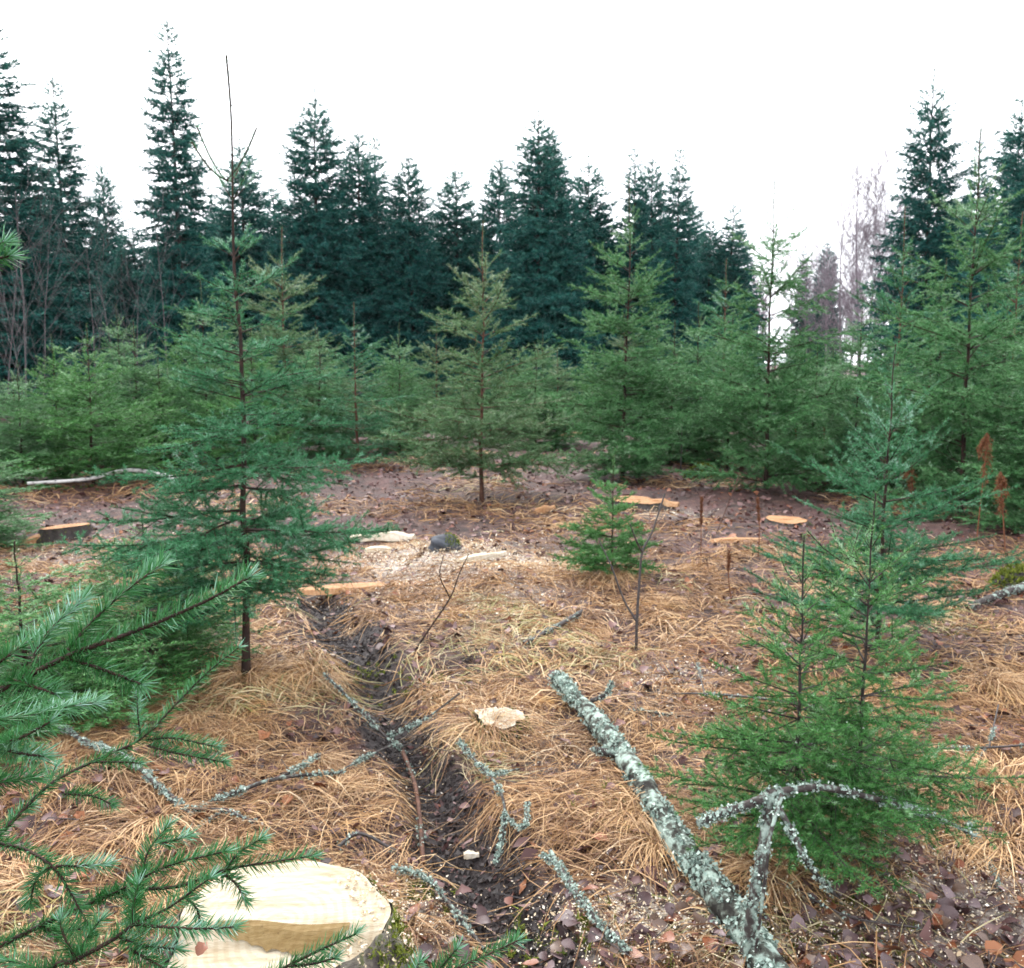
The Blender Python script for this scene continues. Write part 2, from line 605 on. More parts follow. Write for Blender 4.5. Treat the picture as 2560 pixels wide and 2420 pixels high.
# ------------------------------------------------------------------ spruce builder
def needles(P0, P1, per_m, length, width, fwd=.7, flat=.5, rg=rng, segtint=None, quad=False, tjit=.12):
    P0, P1 = np.asarray(P0, float), np.asarray(P1, float)
    L = np.linalg.norm(P1 - P0, axis=1)
    cnt = np.maximum(1, np.round(L * per_m + rg.random(len(L)) - .5)).astype(int)
    idx = np.repeat(np.arange(len(L)), cnt)
    a = norm(P1 - P0)
    u, v = frames(a)
    n_ = len(idx)
    t = rg.random(n_)[:, None]
    base = P0[idx] + (P1 - P0)[idx] * t
    phi = rg.random(n_) * 2 * math.pi
    side = np.where(rg.random(n_) < .5, 0, math.pi) + rg.normal(0, .55, n_)
    side = np.where(np.cos(side) > 0, side + .25, side - .25)
    phi = np.where(rg.random(n_) < flat, side, phi)
    f = fwd * (0.8 + .4 * rg.random(n_))[:, None]
    d = norm(a[idx] * f + u[idx] * np.cos(phi)[:, None] + v[idx] * np.sin(phi)[:, None])
    ln = (length * (.75 + .4 * rg.random(n_)))[:, None]
    tip = base + d * ln
    w = norm(np.cross(d, rg.normal(0, 1, (n_, 3)))) * (width / 2)
    st = np.full(len(L), .45) if segtint is None else np.asarray(segtint)
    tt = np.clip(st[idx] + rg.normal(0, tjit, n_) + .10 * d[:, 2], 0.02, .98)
    if quad:
        mid = base + d * ln * .5 + np.cross(d, w) * .8
        V = np.stack([base - w * .7, base + w * .7, mid + w, tip + w * .3, tip - w * .3, mid - w], 1).reshape(-1, 3)
        k = np.arange(n_)[:, None] * 6
        F = np.concatenate([k + np.array([0, 1, 2, 5]), k + np.array([5, 2, 3, 4])])
        return V, F, np.concatenate([tt, tt])
    V = np.stack([base - w, base + w, tip], 1).reshape(-1, 3)
    F = np.arange(n_ * 3).reshape(-1, 3)
    return V, F, tt


class Prm:
    def __init__(self, **k):
        self.__dict__.update(k)


def grow(out, p, d, L, order, P, r, pale=0.0):
    n_ = max(2, int(L / P.step + .5))
    st = L / n_
    d = d.copy()
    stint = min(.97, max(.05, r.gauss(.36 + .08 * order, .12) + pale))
    for i_ in range(n_):
        s = i_ / n_
        d = d + Vector((r.uniform(-1, 1), r.uniform(-1, 1), r.uniform(-.6, .6))) * P.wob
        d.z += P.bend0 * st * (1 - s) + P.bend1 * st * s
        d.normalize()
        q_ = p + d * st
        rem = L * (1 - s)
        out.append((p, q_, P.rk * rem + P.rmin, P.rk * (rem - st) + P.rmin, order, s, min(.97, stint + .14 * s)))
        if order < P.maxo and (i_ > 0 or order > 0 or P.inner):
            for sg in (-1, 1):
                if r.random() < P.prob:
                    u = d.cross(Z)
                    if u.length < .1:
                        u = Vector((r.uniform(-1, 1), r.uniform(-1, 1), 0))
                    u.normalize()
                    an = R(r.uniform(38, 60))
                    ro = r.gauss(0, P.roll)
                    u = u * math.cos(ro) + d.cross(u) * math.sin(ro)
                    s2 = d * math.cos(an) + u * (sg * math.sin(an)) + Z * r.uniform(P.tilt0, P.tilt1)
                    Ls = min(rem * P.k * r.uniform(.6, 1.15), P.maxside)
                    if Ls > P.minL:
                        grow(out, p.lerp(q_, r.random()), s2.normalized(), Ls, order + 1, P, r, pale)
        p = q_


def spruce(H, zb, Rm, lead, nwh, seed, P, nb=(4, 6), e_top=58, e_bot=-4, pw=.85, trunk_r=None, wob=.012,
           inter=.5, asym=.25, gap=0.0, wpow=.85, az0=None, zj=0.0, epow=.6, low=.25):
    """returns trunk points, branches (lists of segments) and the leader's segments"""
    r = random.Random(seed)
    tr = trunk_r or .0085 * H + .004
    npt = 14
    tp = []
    off = Vector((0, 0, 0))
    for k in range(npt + 1):
        tp.append(Vector((off.x, off.y, H * k / npt)))
        off = off + Vector((r.uniform(-1, 1), r.uniform(-1, 1), 0)) * wob * H / npt * 3

    def tpos(z):
        f = max(0, min(npt - 1e-6, z / H * npt))
        k = int(f)
        return tp[k].lerp(tp[k + 1], f - k)
    zt = H - lead
    branches = []
    for w in range(nwh):
        f = (w / max(1, nwh - 1)) ** wpow
        z = zt + (zb - zt) * f
        if w:
            z += r.uniform(-.25, .25) * (zt - zb) / nwh
        levels = [(z, 1.0, r.randint(*nb))]
        if w > 0 and inter > 0 and (f > .35 or pw < 1.2):
            for _ in range(int(inter * 4 * r.random() + .5)):
                levels.append((z + (zt - zb) / nwh * r.uniform(.15, .85), r.uniform(.35, .65), 1))
        a0 = r.uniform(0, 6.28) if az0 is None else az0
        for (zz, sc, cnt) in levels:
            fr = min(1, max(0, (zt - zz) / (zt - zb)))
            L0 = lead * (.42 if pw < 1.2 else .30) + (Rm - lead * .42) * fr ** pw
            if fr > .88:
                L0 *= 1 - low * (fr - .88) / .12
            el = R(e_top + (e_bot - e_top) * min(1, fr * 1.5 + .04) ** epow)
            for b_ in range(cnt):
                if gap and r.random() < gap:
                    continue
                az = a0 + 6.283 * b_ / max(1, cnt) + r.uniform(-.35, .35) if cnt > 1 else r.uniform(0, 6.28)
                Lb = L0 * sc * r.uniform(1 - asym, 1 + asym)
                e = el + R(r.uniform(-9, 9))
                d = Vector((math.cos(az) * math.cos(e), math.sin(az) * math.cos(e), math.sin(e)))
                segs = []
                PP = P
                if fr < .05:
                    PP = Prm(**P.__dict__)
                    PP.maxo = 0
                    PP.bend0, PP.bend1 = .2, .4
                grow(segs, tpos(zz + zj * r.uniform(-1, 1) if fr > .04 else zz), d, Lb, 0, PP, r, .22 if fr < .16 else (.05 if fr < .4 else 0))
                branches.append(segs)
    leader = []
    k = 7
    for i_ in range(k):
        a_, b_ = zt + lead * i_ / k, zt + lead * (i_ + 1) / k
        leader.append((tpos(a_), tpos(min(b_, H - 1e-4)), 0.003, 0.003, 0, .6, .6))
    radii = [max(.0048 * (H / 3) ** .5, tr * (1 - .93 * (k_ / npt) ** .85)) for k_ in range(npt + 1)]
    radii[0] *= 1.25
    return tp, radii, branches, leader


def seg_arrays(segs):
    P0 = np.array([tuple(s[0]) for s in segs])
    P1 = np.array([tuple(s[1]) for s in segs])
    return P0, P1, np.array([s[2] for s in segs]), np.array([s[3] for s in segs]), np.array([s[4] for s in segs]), np.array([s[5] for s in segs]), np.array([s[6] for s in segs])


def build_spruce(root, data, ND, nmat, bmat, split=False, bare=.0, wood_order=9, twigmat=None):
    """ND: needle settings (per_m, length, width, fwd, flat, quad)"""
    tp, radii, branches, leader = data
    twigmat = twigmat or bmat
    mb = MB()
    tube(mb, smooth_path(tp, 2), [radii[min(len(radii) - 1, k // 2)] * .5 + radii[min(len(radii) - 1, (k + 1) // 2)] * .5 for k in range(len(tp) * 2 - 1)], 8, True, .12)
    mb.build('trunk', bmat, root, smooth=True)
    per_m, ln, wd, fw, fl, quad = ND

    def wood(segs, m_):
        P0, P1, r0, r1, o, s, t = seg_arrays(segs)
        k = o <= wood_order
        if k.any():
            v, f = tubes_np(P0[k], P1[k], r0[k], r1[k], 3)
            m_.add(v, f)

    def leaf(segs, m_, dens=1.0):
        P0, P1, r0, r1, o, s, t = seg_arrays(segs)
        k = ~((o == 0) & (s < bare))
        if k.any():
            v, f, tt = needles(P0[k], P1[k], per_m * dens, ln, wd, fw, fl, rng, t[k], quad)
            m_.add(v, f, tt)
    if split:
        for br in branches + [leader]:
            if not br:
                continue
            nm_ = 'leader' if br is leader else 'branch'
            m_ = MB()
            wood(br, m_)
            bo = m_.build(nm_, twigmat, root)
            m_ = MB()
            leaf(br, m_, (.45 if tp[-1].z > 2 else 1.1) if br is leader else 1)
            if m_.v:
                no = m_.build('needles', nmat, bo)
                no['kind'] = 'stuff'
    else:
        allseg = [s for br in branches for s in br]
        m_ = MB()
        wood(allseg, m_)
        m_.build('limbs', twigmat, root)
        m_ = MB()
        leaf(allseg, m_)
        leaf(leader, m_, .45)
        c = m_.build('crown', nmat, root)
    return root


# parameter sets
P_NEAR = Prm(step=.05, wob=.06, bend0=-.15, bend1=.9, rk=.008, rmin=.0010, maxo=2, inner=False, prob=.9, k=.52, maxside=.34, minL=.03, tilt0=-.12, tilt1=.22, roll=.45)
P_MAIN = Prm(step=.062, wob=.06, bend0=-.25, bend1=.75, rk=.008, rmin=.0012, maxo=2, inner=False, prob=.9, k=.50, maxside=.34, minL=.045, tilt0=-.14, tilt1=.22, roll=.4)
P_MID = Prm(step=.085, wob=.07, bend0=-.2, bend1=.7, rk=.008, rmin=.0015, maxo=2, inner=False, prob=.9, k=.52, maxside=.40, minL=.06, tilt0=-.15, tilt1=.22, roll=.5)
P_OPEN = Prm(step=.05, wob=.05, bend0=-.1, bend1=.8, rk=.008, rmin=.0011, maxo=2, inner=False, prob=.78, k=.42, maxside=.24, minL=.04, tilt0=-.06, tilt1=.25, roll=.3)
P_DROOP = Prm(step=.085, wob=.08, bend0=-.4, bend1=.3, rk=.008, rmin=.0015, maxo=2, inner=False, prob=.9, k=.52, maxside=.42, minL=.06, tilt0=-.5, tilt1=.1, roll=.5)
P_TALL = Prm(step=.17, wob=.08, bend0=-.20, bend1=.40, rk=.010, rmin=.004, maxo=1, inner=False, prob=1.0, k=.55, maxside=.8, minL=.10, tilt0=-.5, tilt1=.1, roll=.5)
P_TALLD = Prm(step=.17, wob=.08, bend0=-.25, bend1=.3, rk=.010, rmin=.004, maxo=1, inner=False, prob=1.0, k=.5, maxside=.8, minL=.10, tilt0=-1.3, tilt1=-.3, roll=.4)


def top_h(p, toppy):
    k = (1210 - toppy) / FPX
    dz = p.y * (k * math.cos(PITCH) - math.sin(PITCH)) / (math.cos(PITCH) + k * math.sin(PITCH))
    return CAM_H + dz - p.z


def depth_of(p):
    return (p - CP).dot(FWD)


def fit(px, basepy, toppy, wpx):
    p = gp(px, basepy)
    return p, top_h(p, toppy), wpx / 2 * depth_of(p) / FPX


# ------------------------------------------------------------------ the named young spruces
# 1: the spruce with the long bare leader
p, H, Rm = fit(615, 1692, 120, 1000)
main = thing('young_spruce', 'tall thin young spruce with a long bare leader, standing beside the muddy rut', 'spruce tree', p - Vector((0, 0, .03)))
d = spruce(H, .48, Rm, .62, 16, 5, P_MAIN, nb=(4, 6), e_top=55, e_bot=-2, pw=1.45, trunk_r=.021, wob=.022, inter=.8, asym=.3, wpow=.72, zj=.03, epow=.75, gap=.04)
for tx, ty, dd in ((492, 300, .05), (478, 338, -.12), (641, 303, -.02), (600, 395, .15)):   # the few long shoots under the leader
    a_, b_ = at(565, 435, depth_of(p)) - p, at(tx, ty, depth_of(p) + dd) - p
    q_ = [a_.lerp(b_, k / 8) + Vector((0, 0, -.03 * math.sin(math.pi * k / 8))) for k in range(9)]
    d[2].append([(q_[k], q_[k + 1], .0055, .0045, 0, .5, .75) for k in range(8)])
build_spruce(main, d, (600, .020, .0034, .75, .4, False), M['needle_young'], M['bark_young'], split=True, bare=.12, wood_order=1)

# 6: the spruce behind the twin saplings
p, H, Rm = fit(2195, 1625, 845, 760)
t6 = thing('young_spruce', 'mid-sized spruce with upswept silvery shoots directly behind the pair of small spruces', 'spruce tree', p - Vector((0, 0, .03)))
d = spruce(H, .15, Rm, .30, 11, 21, P_OPEN, nb=(5, 6), e_top=60, e_bot=10, trunk_r=.016, wob=.02, inter=.6, asym=.35, epow=.9, zj=.02, pw=.75, gap=.06)
build_spruce(t6, d, (600, .019, .0032, .75, .4, False), M['needle_young'], M['bark_young'], split=True, bare=.12, wood_order=1)

# 7: pair of small spruces by the lichen log
for (px, by, ty, wp, sd_, lab) in ((1992, 2150, 1320, 720, 31, 'small bright green spruce with a single short leader beside the lichen-covered log'),
                                   (2130, 2130, 1215, 800, 33, 'bright green spruce sapling with upright top shoots, taller of the pair by the log')):
    p, H, Rm = fit(px, by, ty, wp)
    t = thing('spruce_sapling', lab, 'spruce tree', p - Vector((0, 0, .02)))
    d = spruce(H, .10, Rm, .15 if sd_ == 31 else .17, 12, sd_, P_NEAR, nb=(5, 6), e_top=60, e_bot=-4, trunk_r=.010, wob=.02, inter=.9, asym=.35, pw=.80, low=.55, epow=.85, zj=.02)
    for (tx, ty, dd) in (((2078, 1292, .03), (2188, 1285, -.03), (2150, 1300, .08), (2018, 1310, -.06)) if sd_ == 33 else ((1955, 1385, .03), (2035, 1390, -.04))):
        a_, b_ = at(px - (10 if sd_ == 33 else 0), 1395 if sd_ == 33 else 1440, depth_of(p)) - p, at(tx, ty, depth_of(p) + dd) - p
        q_ = [a_.lerp(b_, k / 6) + Vector((0, 0, -.012 * math.sin(math.pi * k / 6))) for k in range(7)]
        d[2].append([(q_[k], q_[k + 1], .0026, .002, 0, .5, .72) for k in range(6)])
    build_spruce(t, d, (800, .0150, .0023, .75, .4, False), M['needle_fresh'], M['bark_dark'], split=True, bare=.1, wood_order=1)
    ends = [sg[1] for br in d[2] for sg in br if rs.random() < .05]
    m_ = MB()
    ov = np.array([(1, 0, 0), (-1, 0, 0), (0, 1, 0), (0, -1, 0), (0, 0, 1), (0, 0, -1.2)])
    of = np.array([(0, 2, 4), (2, 1, 4), (1, 3, 4), (3, 0, 4), (2, 0, 5), (1, 2, 5), (3, 1, 5), (0, 3, 5)])
    for e_ in ends:
        m_.add(ov * rs.uniform(.0012, .0024) + np.array(tuple(e_)) + rng.normal(0, .006, 3), of)
    wo = m_.build('water_drops', M['water'], t, smooth=True)
    wo['kind'] = 'stuff'

# 8: seedling in the tussock
p, H, Rm = fit(1530, 1440, 1130, 350)
t8 = thing('spruce_seedling', 'little yellow-green spruce seedling rising from a straw tussock beside the forked twig', 'spruce tree', p - Vector((0, 0, .02)))
d = spruce(H, .10, Rm, .15, 9, 44, P_NEAR, nb=(4, 6), e_top=50, e_bot=6, trunk_r=.009, inter=.5, asym=.25)
build_spruce(t8, d, (800, .020, .0032, .75, .4, False), M['needle_fresh'], M['bark_young'], split=True, bare=.08)

# ------------------------------------------------------------------ mid-distance young spruces, five kinds
MIDK = {}
MID_ND = (270, .032, .0070, .75, .35, False)


def midkind(key, H, zb, Rm, lead, nwh, seed, P, nm_, bm, **kw):
    MIDK[key] = dict(H=H, Rm=Rm, args=(H, zb, Rm, lead, nwh, seed, P), kw=kw, nm=nm_, bm=bm, root=None)


midkind('open', 3.0, .35, .92, .55, 12, 51, P_MID, 'needle_olive', 'bark_red', nb=(5, 6), e_top=60, e_bot=10, trunk_r=.022, inter=.8, pw=.72, epow=.95, zj=.06, asym=.45, gap=.08)
midkind('dense', 3.6, .12, .95, .55, 16, 52, P_MID, 'needle_mid', 'bark_young', nb=(6, 8), e_top=55, e_bot=6, trunk_r=.024, inter=1.0, pw=.72, epow=.9, zj=.08, asym=.45, gap=.12)
midkind('soft', 3.6, .20, 1.1, .6, 14, 53, P_DROOP, 'needle_mid', 'bark_young', nb=(5, 7), e_top=58, e_bot=22, trunk_r=.024, inter=.8, pw=.72, epow=.9, zj=.08, asym=.48, gap=.12)
midkind('bright', 2.4, .08, .9, .35, 13, 54, P_MID, 'needle_fresh', 'bark_young', nb=(5, 7), e_top=56, e_bot=8, trunk_r=.018, inter=.9, pw=.7, epow=.9, zj=.07, asym=.45, gap=.1)
midkind('slender', 3.2, .25, .7, .6, 13, 55, P_MID, 'needle_young', 'bark_red', nb=(5, 6), e_top=62, e_bot=14, trunk_r=.020, inter=.7, pw=.85, epow=.95, zj=.07, asym=.45, gap=.1)

midlist = [
    # px, base, top, width, kind, label, group
    (1205, 1258, 540, 470, 'open', 'brownish-green young spruce with a bare lower trunk in the middle of the clearing', None),
    (1556, 1200, 440, 380, 'dense', 'dense cone-shaped young spruce directly behind the wide flat stump', None),
    (1915, 1222, 440, 480, 'soft', 'soft drooping young spruce beside the moss clump and brown weeds', None),
    (2400, 1290, 308, 580, 'soft', 'largest young spruce of the clearing, dark trunk, beside the dry fern', None),
    (235, 1212, 800, 400, 'bright', 'bushy bright green spruce above the fallen birch stem', None),
    (405, 1180, 880, 270, 'bright', 'low bushy spruce between the birch stem and the bare-leader spruce', None),
    (895, 1165, 748, 270, 'slender', 'slim young spruce standing between the brownish spruce and the bare-leader spruce', None),
    (715, 1125, 560, 420, 'open', 'olive young spruce partly hidden behind the spruce with the bare leader', None),
    (2232, 1215, 505, 330, 'slender', 'slender spruce with a long pale leader, close against the largest young spruce', None),
    (2505, 1220, 520, 330, 'slender', 'slender spruce with pale leader crowded behind the largest young spruce', None),
    (-70, 1372, 1010, 420, 'dense', 'spruce whose branch tips overhang the sawn stump by the birch stem', None),
    (70, 1790, 1330, 820, 'bright', 'low dense spruce with dark inside, under the overhanging close spruce branches', None),
    (370, 1670, 1265, 600, 'bright', 'low blue-green spruce at the foot of the spruce with the bare leader', None),
    (2580, 1330, 700, 420, 'dense', 'dark spruce behind the dry fern stems', None),
]
MIDLAB = {150: 'bright bushy spruce between the grey saplings and the spruce above the birch stem', 565: 'soft spruce seen through the crown of the spruce with the bare leader',
          1092: 'small olive spruce between the slim spruce and the brownish spruce', 1392: 'small olive spruce between the brownish spruce and the dense cone-shaped one',
          1740: 'soft young spruce just behind the moss clump', 2075: 'soft spruce filling the gap between the drooping spruce and the slender pale-leader one',
          1800: 'slender spruce whose leader rises beside the top of the soft drooping spruce', 2330: 'dense spruce squeezed between the slender pale-leader spruce and the largest young spruce',
          985: 'low bright spruce against the flank of the brownish spruce', 1290: 'low bright spruce behind the brownish spruce, towards the far stump'}
G = 'young spruces filling the back of the clearing'
GL = 'young spruce in the crowded band between clearing and tall forest'
for (px, by, ty, wp, k) in [(150, 1150, 830, 280, 'bright'), (55, 1165, 870, 270, 'dense'), (565, 1125, 780, 300, 'soft'), (1092, 1110, 800, 220, 'open'),
                            (1392, 1112, 865, 210, 'open'), (1740, 1150, 745, 300, 'soft'), (1690, 1120, 860, 240, 'open'), (2075, 1150, 850, 300, 'soft'),
                            (1290, 1085, 890, 210, 'bright'), (1800, 1110, 640, 280, 'slender'), (2330, 1150, 640, 320, 'dense'), (985, 1112, 850, 230, 'bright'),
                            (310, 1100, 800, 260, 'soft'), (480, 1090, 780, 260, 'bright'), (790, 1085, 830, 240, 'dense'), (1480, 1080, 830, 240, 'bright'),
                            (1640, 1075, 780, 260, 'soft'), (1860, 1075, 800, 260, 'dense'), (1990, 1085, 820, 260, 'bright'), (2150, 1095, 790, 280, 'dense'),
                            (2450, 1090, 700, 300, 'bright'), (640, 1065, 800, 240, 'dense'), (1180, 1062, 850, 220, 'soft'),
                            (1350, 1050, 840, 200, 'dense'), (1560, 1052, 820, 220, 'open'),
                                                        (60, 1210, 850, 340, 'soft'), (340, 1165, 830, 330, 'dense'), (520, 1150, 760, 330, 'soft'), (640, 1160, 830, 300, 'bright'), (800, 1150, 820, 300, 'dense'), (1000, 1140, 850, 280, 'soft'), (1340, 1120, 850, 260, 'dense'), (1670, 1160, 800, 300, 'dense'), (1820, 1170, 840, 300, 'soft'), (2020, 1190, 830, 340, 'dense'), (2130, 1230, 860, 340, 'soft'), (2320, 1240, 800, 360, 'dense'), (2490, 1260, 780, 380, 'soft'), (1930, 1040, 810, 220, 'slender'), (1010, 1040, 860, 200, 'slender')]:
    lab = MIDLAB.get(px)
    midlist.append((px, by, ty, wp, k, lab or GL, None if lab else G))
for (px, by, ty, wp, k, lab, grp) in midlist:
    K = MIDK[k]
    p, H, Rm = fit(px, by, ty, wp * 1.15)
    if K['root'] is None:
        o = thing('young_spruce', lab, 'spruce tree')
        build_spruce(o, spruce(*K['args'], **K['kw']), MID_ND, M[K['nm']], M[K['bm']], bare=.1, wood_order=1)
        K['root'] = o
    else:
        o = copy_tree(K['root'])
        o['label'] = lab
    if grp:
        o['group'] = grp
    elif 'group' in o:
        del o['group']
    o.location = p - Vector((0, 0, .04))
    o.rotation_euler = (0, 0, rs.uniform(0, 6.28))
    if grp:
        H *= rs.uniform(.8, 1.22)
    o.scale = (Rm / K['Rm'], Rm / K['Rm'], H / K['H'])

# ------------------------------------------------------------------ tall spruces of the forest edge
TALLK = {}
TND = (88, .105, .029, .75, .3, False)


def tallkind(key, H, zb, Rm, lead, nwh, seed, P, **kw):
    o = thing('tall_spruce', 'tall dark spruce in the closed forest edge behind the young spruces', 'spruce tree', group='tall spruces of the forest edge')
    build_spruce(o, spruce(H, zb, Rm, lead, nwh, seed, P, **kw), TND, M['needle_dark'], M['bark_dark'], bare=.1, wood_order=0)
    TALLK[key] = dict(H=H, Rm=Rm, root=o, used=False)


tallkind('spire', 11, .5, 1.6, .6, 58, 61, P_TALL, nb=(6, 8), e_top=46, e_bot=-6, pw=.74, trunk_r=.11, inter=.4, asym=.26, wpow=.92, gap=.03, zj=.12)
tallkind('cone', 9, .4, 2.0, .6, 48, 62, P_TALL, nb=(6, 9), e_top=46, e_bot=-4, pw=.72, trunk_r=.10, inter=.4, asym=.24, wpow=.92, gap=.02, zj=.12)
tallkind('broad', 8.5, .3, 2.2, .5, 46, 63, P_TALL, nb=(6, 9), e_top=46, e_bot=-2, pw=.68, trunk_r=.10, inter=.4, asym=.24, wpow=.92, gap=.02, zj=.12)
tallkind('hanging', 9.5, .4, 1.75, .8, 48, 64, P_TALLD, nb=(6, 8), e_top=48, e_bot=4, pw=.72, trunk_r=.10, inter=.4, asym=.26, wpow=.92, gap=.03, zj=.12)

TL = 'tall dark spruce in the closed forest edge behind the young spruces'
talls = [
    # px, top, distance, half-angle factor, kind, label
    (15, 20, 26, 1.6, 'spire', 'big ragged spruce at the end of the forest edge, next to the pale thin-topped spruce'),
    (190, 165, 30, 1.0, 'spire', 'thin-topped spruce standing between the ragged big spruce and the tallest spire'),
    (305, 375, 44, .8, 'hanging', 'pale far spruce showing between the thin-topped spruce and the tallest spire'),
    (470, 15, 29, .85, 'spire', 'tallest narrow spire of the forest edge, behind the bare leader shoot'),
    (632, 335, 36, 1.0, 'cone', TL), (795, 215, 32, 1.0, 'cone', 'spruce with a thin pointed top rising over the slim young spruce'),
    (705, 450, 38, 1.0, 'broad', TL), (560, 480, 40, 1.0, 'cone', TL),
    (900, 300, 33, .9, 'cone', TL), (955, 320, 35, .9, 'spire', TL), (1030, 360, 33, .9, 'cone', TL),
    (1150, 405, 35, 1.0, 'broad', TL), (1245, 365, 34, .85, 'cone', TL),
    (1345, 265, 31, 1.0, 'cone', 'double-topped big spruce rising over the middle of the forest edge'), (1388, 305, 31.6, .8, 'cone', TL),
    (1470, 385, 34, 1.0, 'broad', TL), (1575, 345, 33, .8, 'spire', TL), (1625, 375, 35, .8, 'cone', TL),
    (1675, 345, 31, .85, 'spire', 'last tall spruce of the forest edge before the misty gap with bare birches'),
    (1765, 530, 38, .9, 'cone', TL), (1830, 545, 40, .9, 'cone', TL),
    (1990, 615, 52, .7, 'spire', 'small far spire in the misty gap, darker of the two'), (2048, 590, 56, .8, 'cone', 'small far spruce in the misty gap beside the bare birches'),
    (2288, 170, 27, .95, 'hanging', 'tall spruce with hanging twigs beside the misty gap'),
    (2420, 325, 30, .8, 'spire', TL), (2500, 240, 28, .9, 'hanging', 'spruce with a thin pointed top between the hanging spruce and the dark edge spruce'),
    (2590, 110, 24, 1.4, 'hanging', 'dark hanging spruce at the far end of the forest edge'),
    (2350, 480, 36, .9, 'broad', TL), (90, 480, 36, 1.0, 'broad', TL), (-90, 200, 30, 1.0, 'cone', TL),
]
row = sorted([t for t in talls if t[5] == TL and 470 < t[0] < 1900], key=lambda t: t[0])
ORD = 'second third fourth fifth sixth seventh eighth ninth tenth eleventh twelfth thirteenth fourteenth fifteenth sixteenth'.split()
named = {t[0]: 'forest-edge spruce, ' + o_ + ' unremarkable one from the tallest spire towards the misty gap' for t, o_ in zip(row, ['first'] + ORD)}
named[2420] = 'short forest-edge spruce close beside the tall spruce with hanging twigs'
named[2350] = 'broad low forest spruce behind the tall spruce with hanging twigs'
named[90] = 'broad low forest spruce behind the big ragged spruce and the thin-topped one'
talls = [t[:5] + (named.get(t[0], t[5]),) for t in talls]
for i_ in range(58):                     # the closed wood behind, lower than the skyline in front
    px = -150 + (i_ % 44) * 46 + rs.uniform(-15, 15) if i_ < 44 else rs.uniform(2280, 2720)
    talls.append((px, rs.uniform(470, 620), rs.uniform(35, 50), rs.uniform(.9, 1.2), rs.choice(['cone', 'broad', 'broad', 'spire']), TL))
for (px, ty, dist, wf, k, lab) in talls:
    K = TALLK[k]
    x = (px - 1280) / FPX * dist
    p = Vector((x, dist, gz(x, dist) - .1))
    H = top_h(p, ty)
    o = copy_tree(K['root']) if K['used'] else K['root']
    K['used'] = True
    o['label'] = lab
    if lab == TL:
        o['group'] = 'tall spruces of the forest edge'
    elif 'group' in o:
        del o['group']
    s = H / K['H']
    o.location = p
    o.rotation_euler = (R(rs.uniform(-1.2, 1.2)), R(rs.uniform(-1.2, 1.2)), rs.uniform(0, 6.28))
    o.scale = (s * wf * 1.15, s * wf * 1.15, s)


# ------------------------------------------------------------------ bare broadleaved trees
def bare_segs(H, seed, spread=.5, levels=4, r0=.03, kids=(3, 5), up=.25):
    r = random.Random(seed)
    out = []

    def go(p, d, L, rad_, lv):
        n_ = 5 if lv == 0 else 3
        for k in range(n_):
            d = (d + Vector((r.uniform(-1, 1), r.uniform(-1, 1), r.uniform(-.2, .5) * up * 2)) * (.06 if lv == 0 else .14)).normalized()
            q_ = p + d * (L / n_)
            ra, rb = rad_ * (1 - .75 * k / n_), rad_ * (1 - .75 * (k + 1) / n_)
            out.append((p, q_, ra, rb, lv))
            if lv < levels and (lv > 0 or k > 0):
                for _ in range(r.randint(*kids) - (1 if lv else 0)):
                    az = r.uniform(0, 6.28)
                    sp = spread * r.uniform(.7, 1.3)
                    u = d.cross(Vector((math.cos(az), math.sin(az), .3))).normalized()
                    go(p.lerp(q_, r.random()), (d * math.cos(sp) + u * math.sin(sp)).normalized(), L * r.uniform(.28, .46), max(rb * .45, .002), lv + 1)
            p = q_
    go(Vector((0, 0, 0)), Vector((0, 0, 1)), H, r0, 0)
    return out


def bare_kind(name, lab, H, seed, mat, minr, grp=None, **kw):
    o = thing(name, lab, 'bare tree', group=grp)
    segs = bare_segs(H, seed, **kw)
    for part, sel, sides in (('trunk', [s for s in segs if s[4] == 0], 6), ('limbs', [s for s in segs if s[4] > 0], 3)):
        m_ = MB()
        P0 = np.array([tuple(s[0]) for s in sel])
        P1 = np.array([tuple(s[1]) for s in sel])
        v, f = tubes_np(P0, P1, np.maximum([s[2] for s in sel], minr), np.maximum([s[3] for s in sel], minr), sides)
        m_.add(v, f)
        m_.build(part, mat, o, smooth=True)
    return o


LB = 'bare leafless birch with fine purple twigs in the misty gap'
GB = 'bare birches in the gap'
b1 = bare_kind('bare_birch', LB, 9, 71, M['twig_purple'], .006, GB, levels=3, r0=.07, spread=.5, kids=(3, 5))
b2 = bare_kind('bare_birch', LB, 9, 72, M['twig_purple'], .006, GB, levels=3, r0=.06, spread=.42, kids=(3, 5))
spots = [(2140, 470, 42), (2175, 520, 43), (2095, 560, 44), (2205, 560, 42), (2060, 640, 48), (2015, 660, 50), (2160, 600, 46), (1965, 690, 50), (2120, 660, 52), (1900, 690, 54), (2225, 620, 50), (2030, 720, 60), (2100, 740, 60)]
for k, (px, ty, dist) in enumerate(spots):
    src = (b1, b2)[k % 2]
    o = src if k < 2 else copy_tree(src)
    x = (px - 1280) / FPX * dist
    o.location = (x, dist, gz(x, dist) - .05)
    s = top_h(Vector((x, dist, 0)), ty) / 9
    o.scale = (s * 1.1, s * 1.1, s)
    o.rotation_euler = (0, 0, rs.uniform(0, 6.28))
LS = 'thin grey leafless sapling standing before the dark forest edge'
GS = 'grey leafless saplings'
c1 = bare_kind('bare_sapling', LS, 4, 81, M['bark_grey'], .003, GS, levels=2, r0=.018, spread=.55, kids=(2, 3))
c2 = bare_kind('bare_sapling', LS, 4, 82, M['bark_grey'], .003, GS, levels=2, r0=.016, spread=.4, kids=(2, 3))
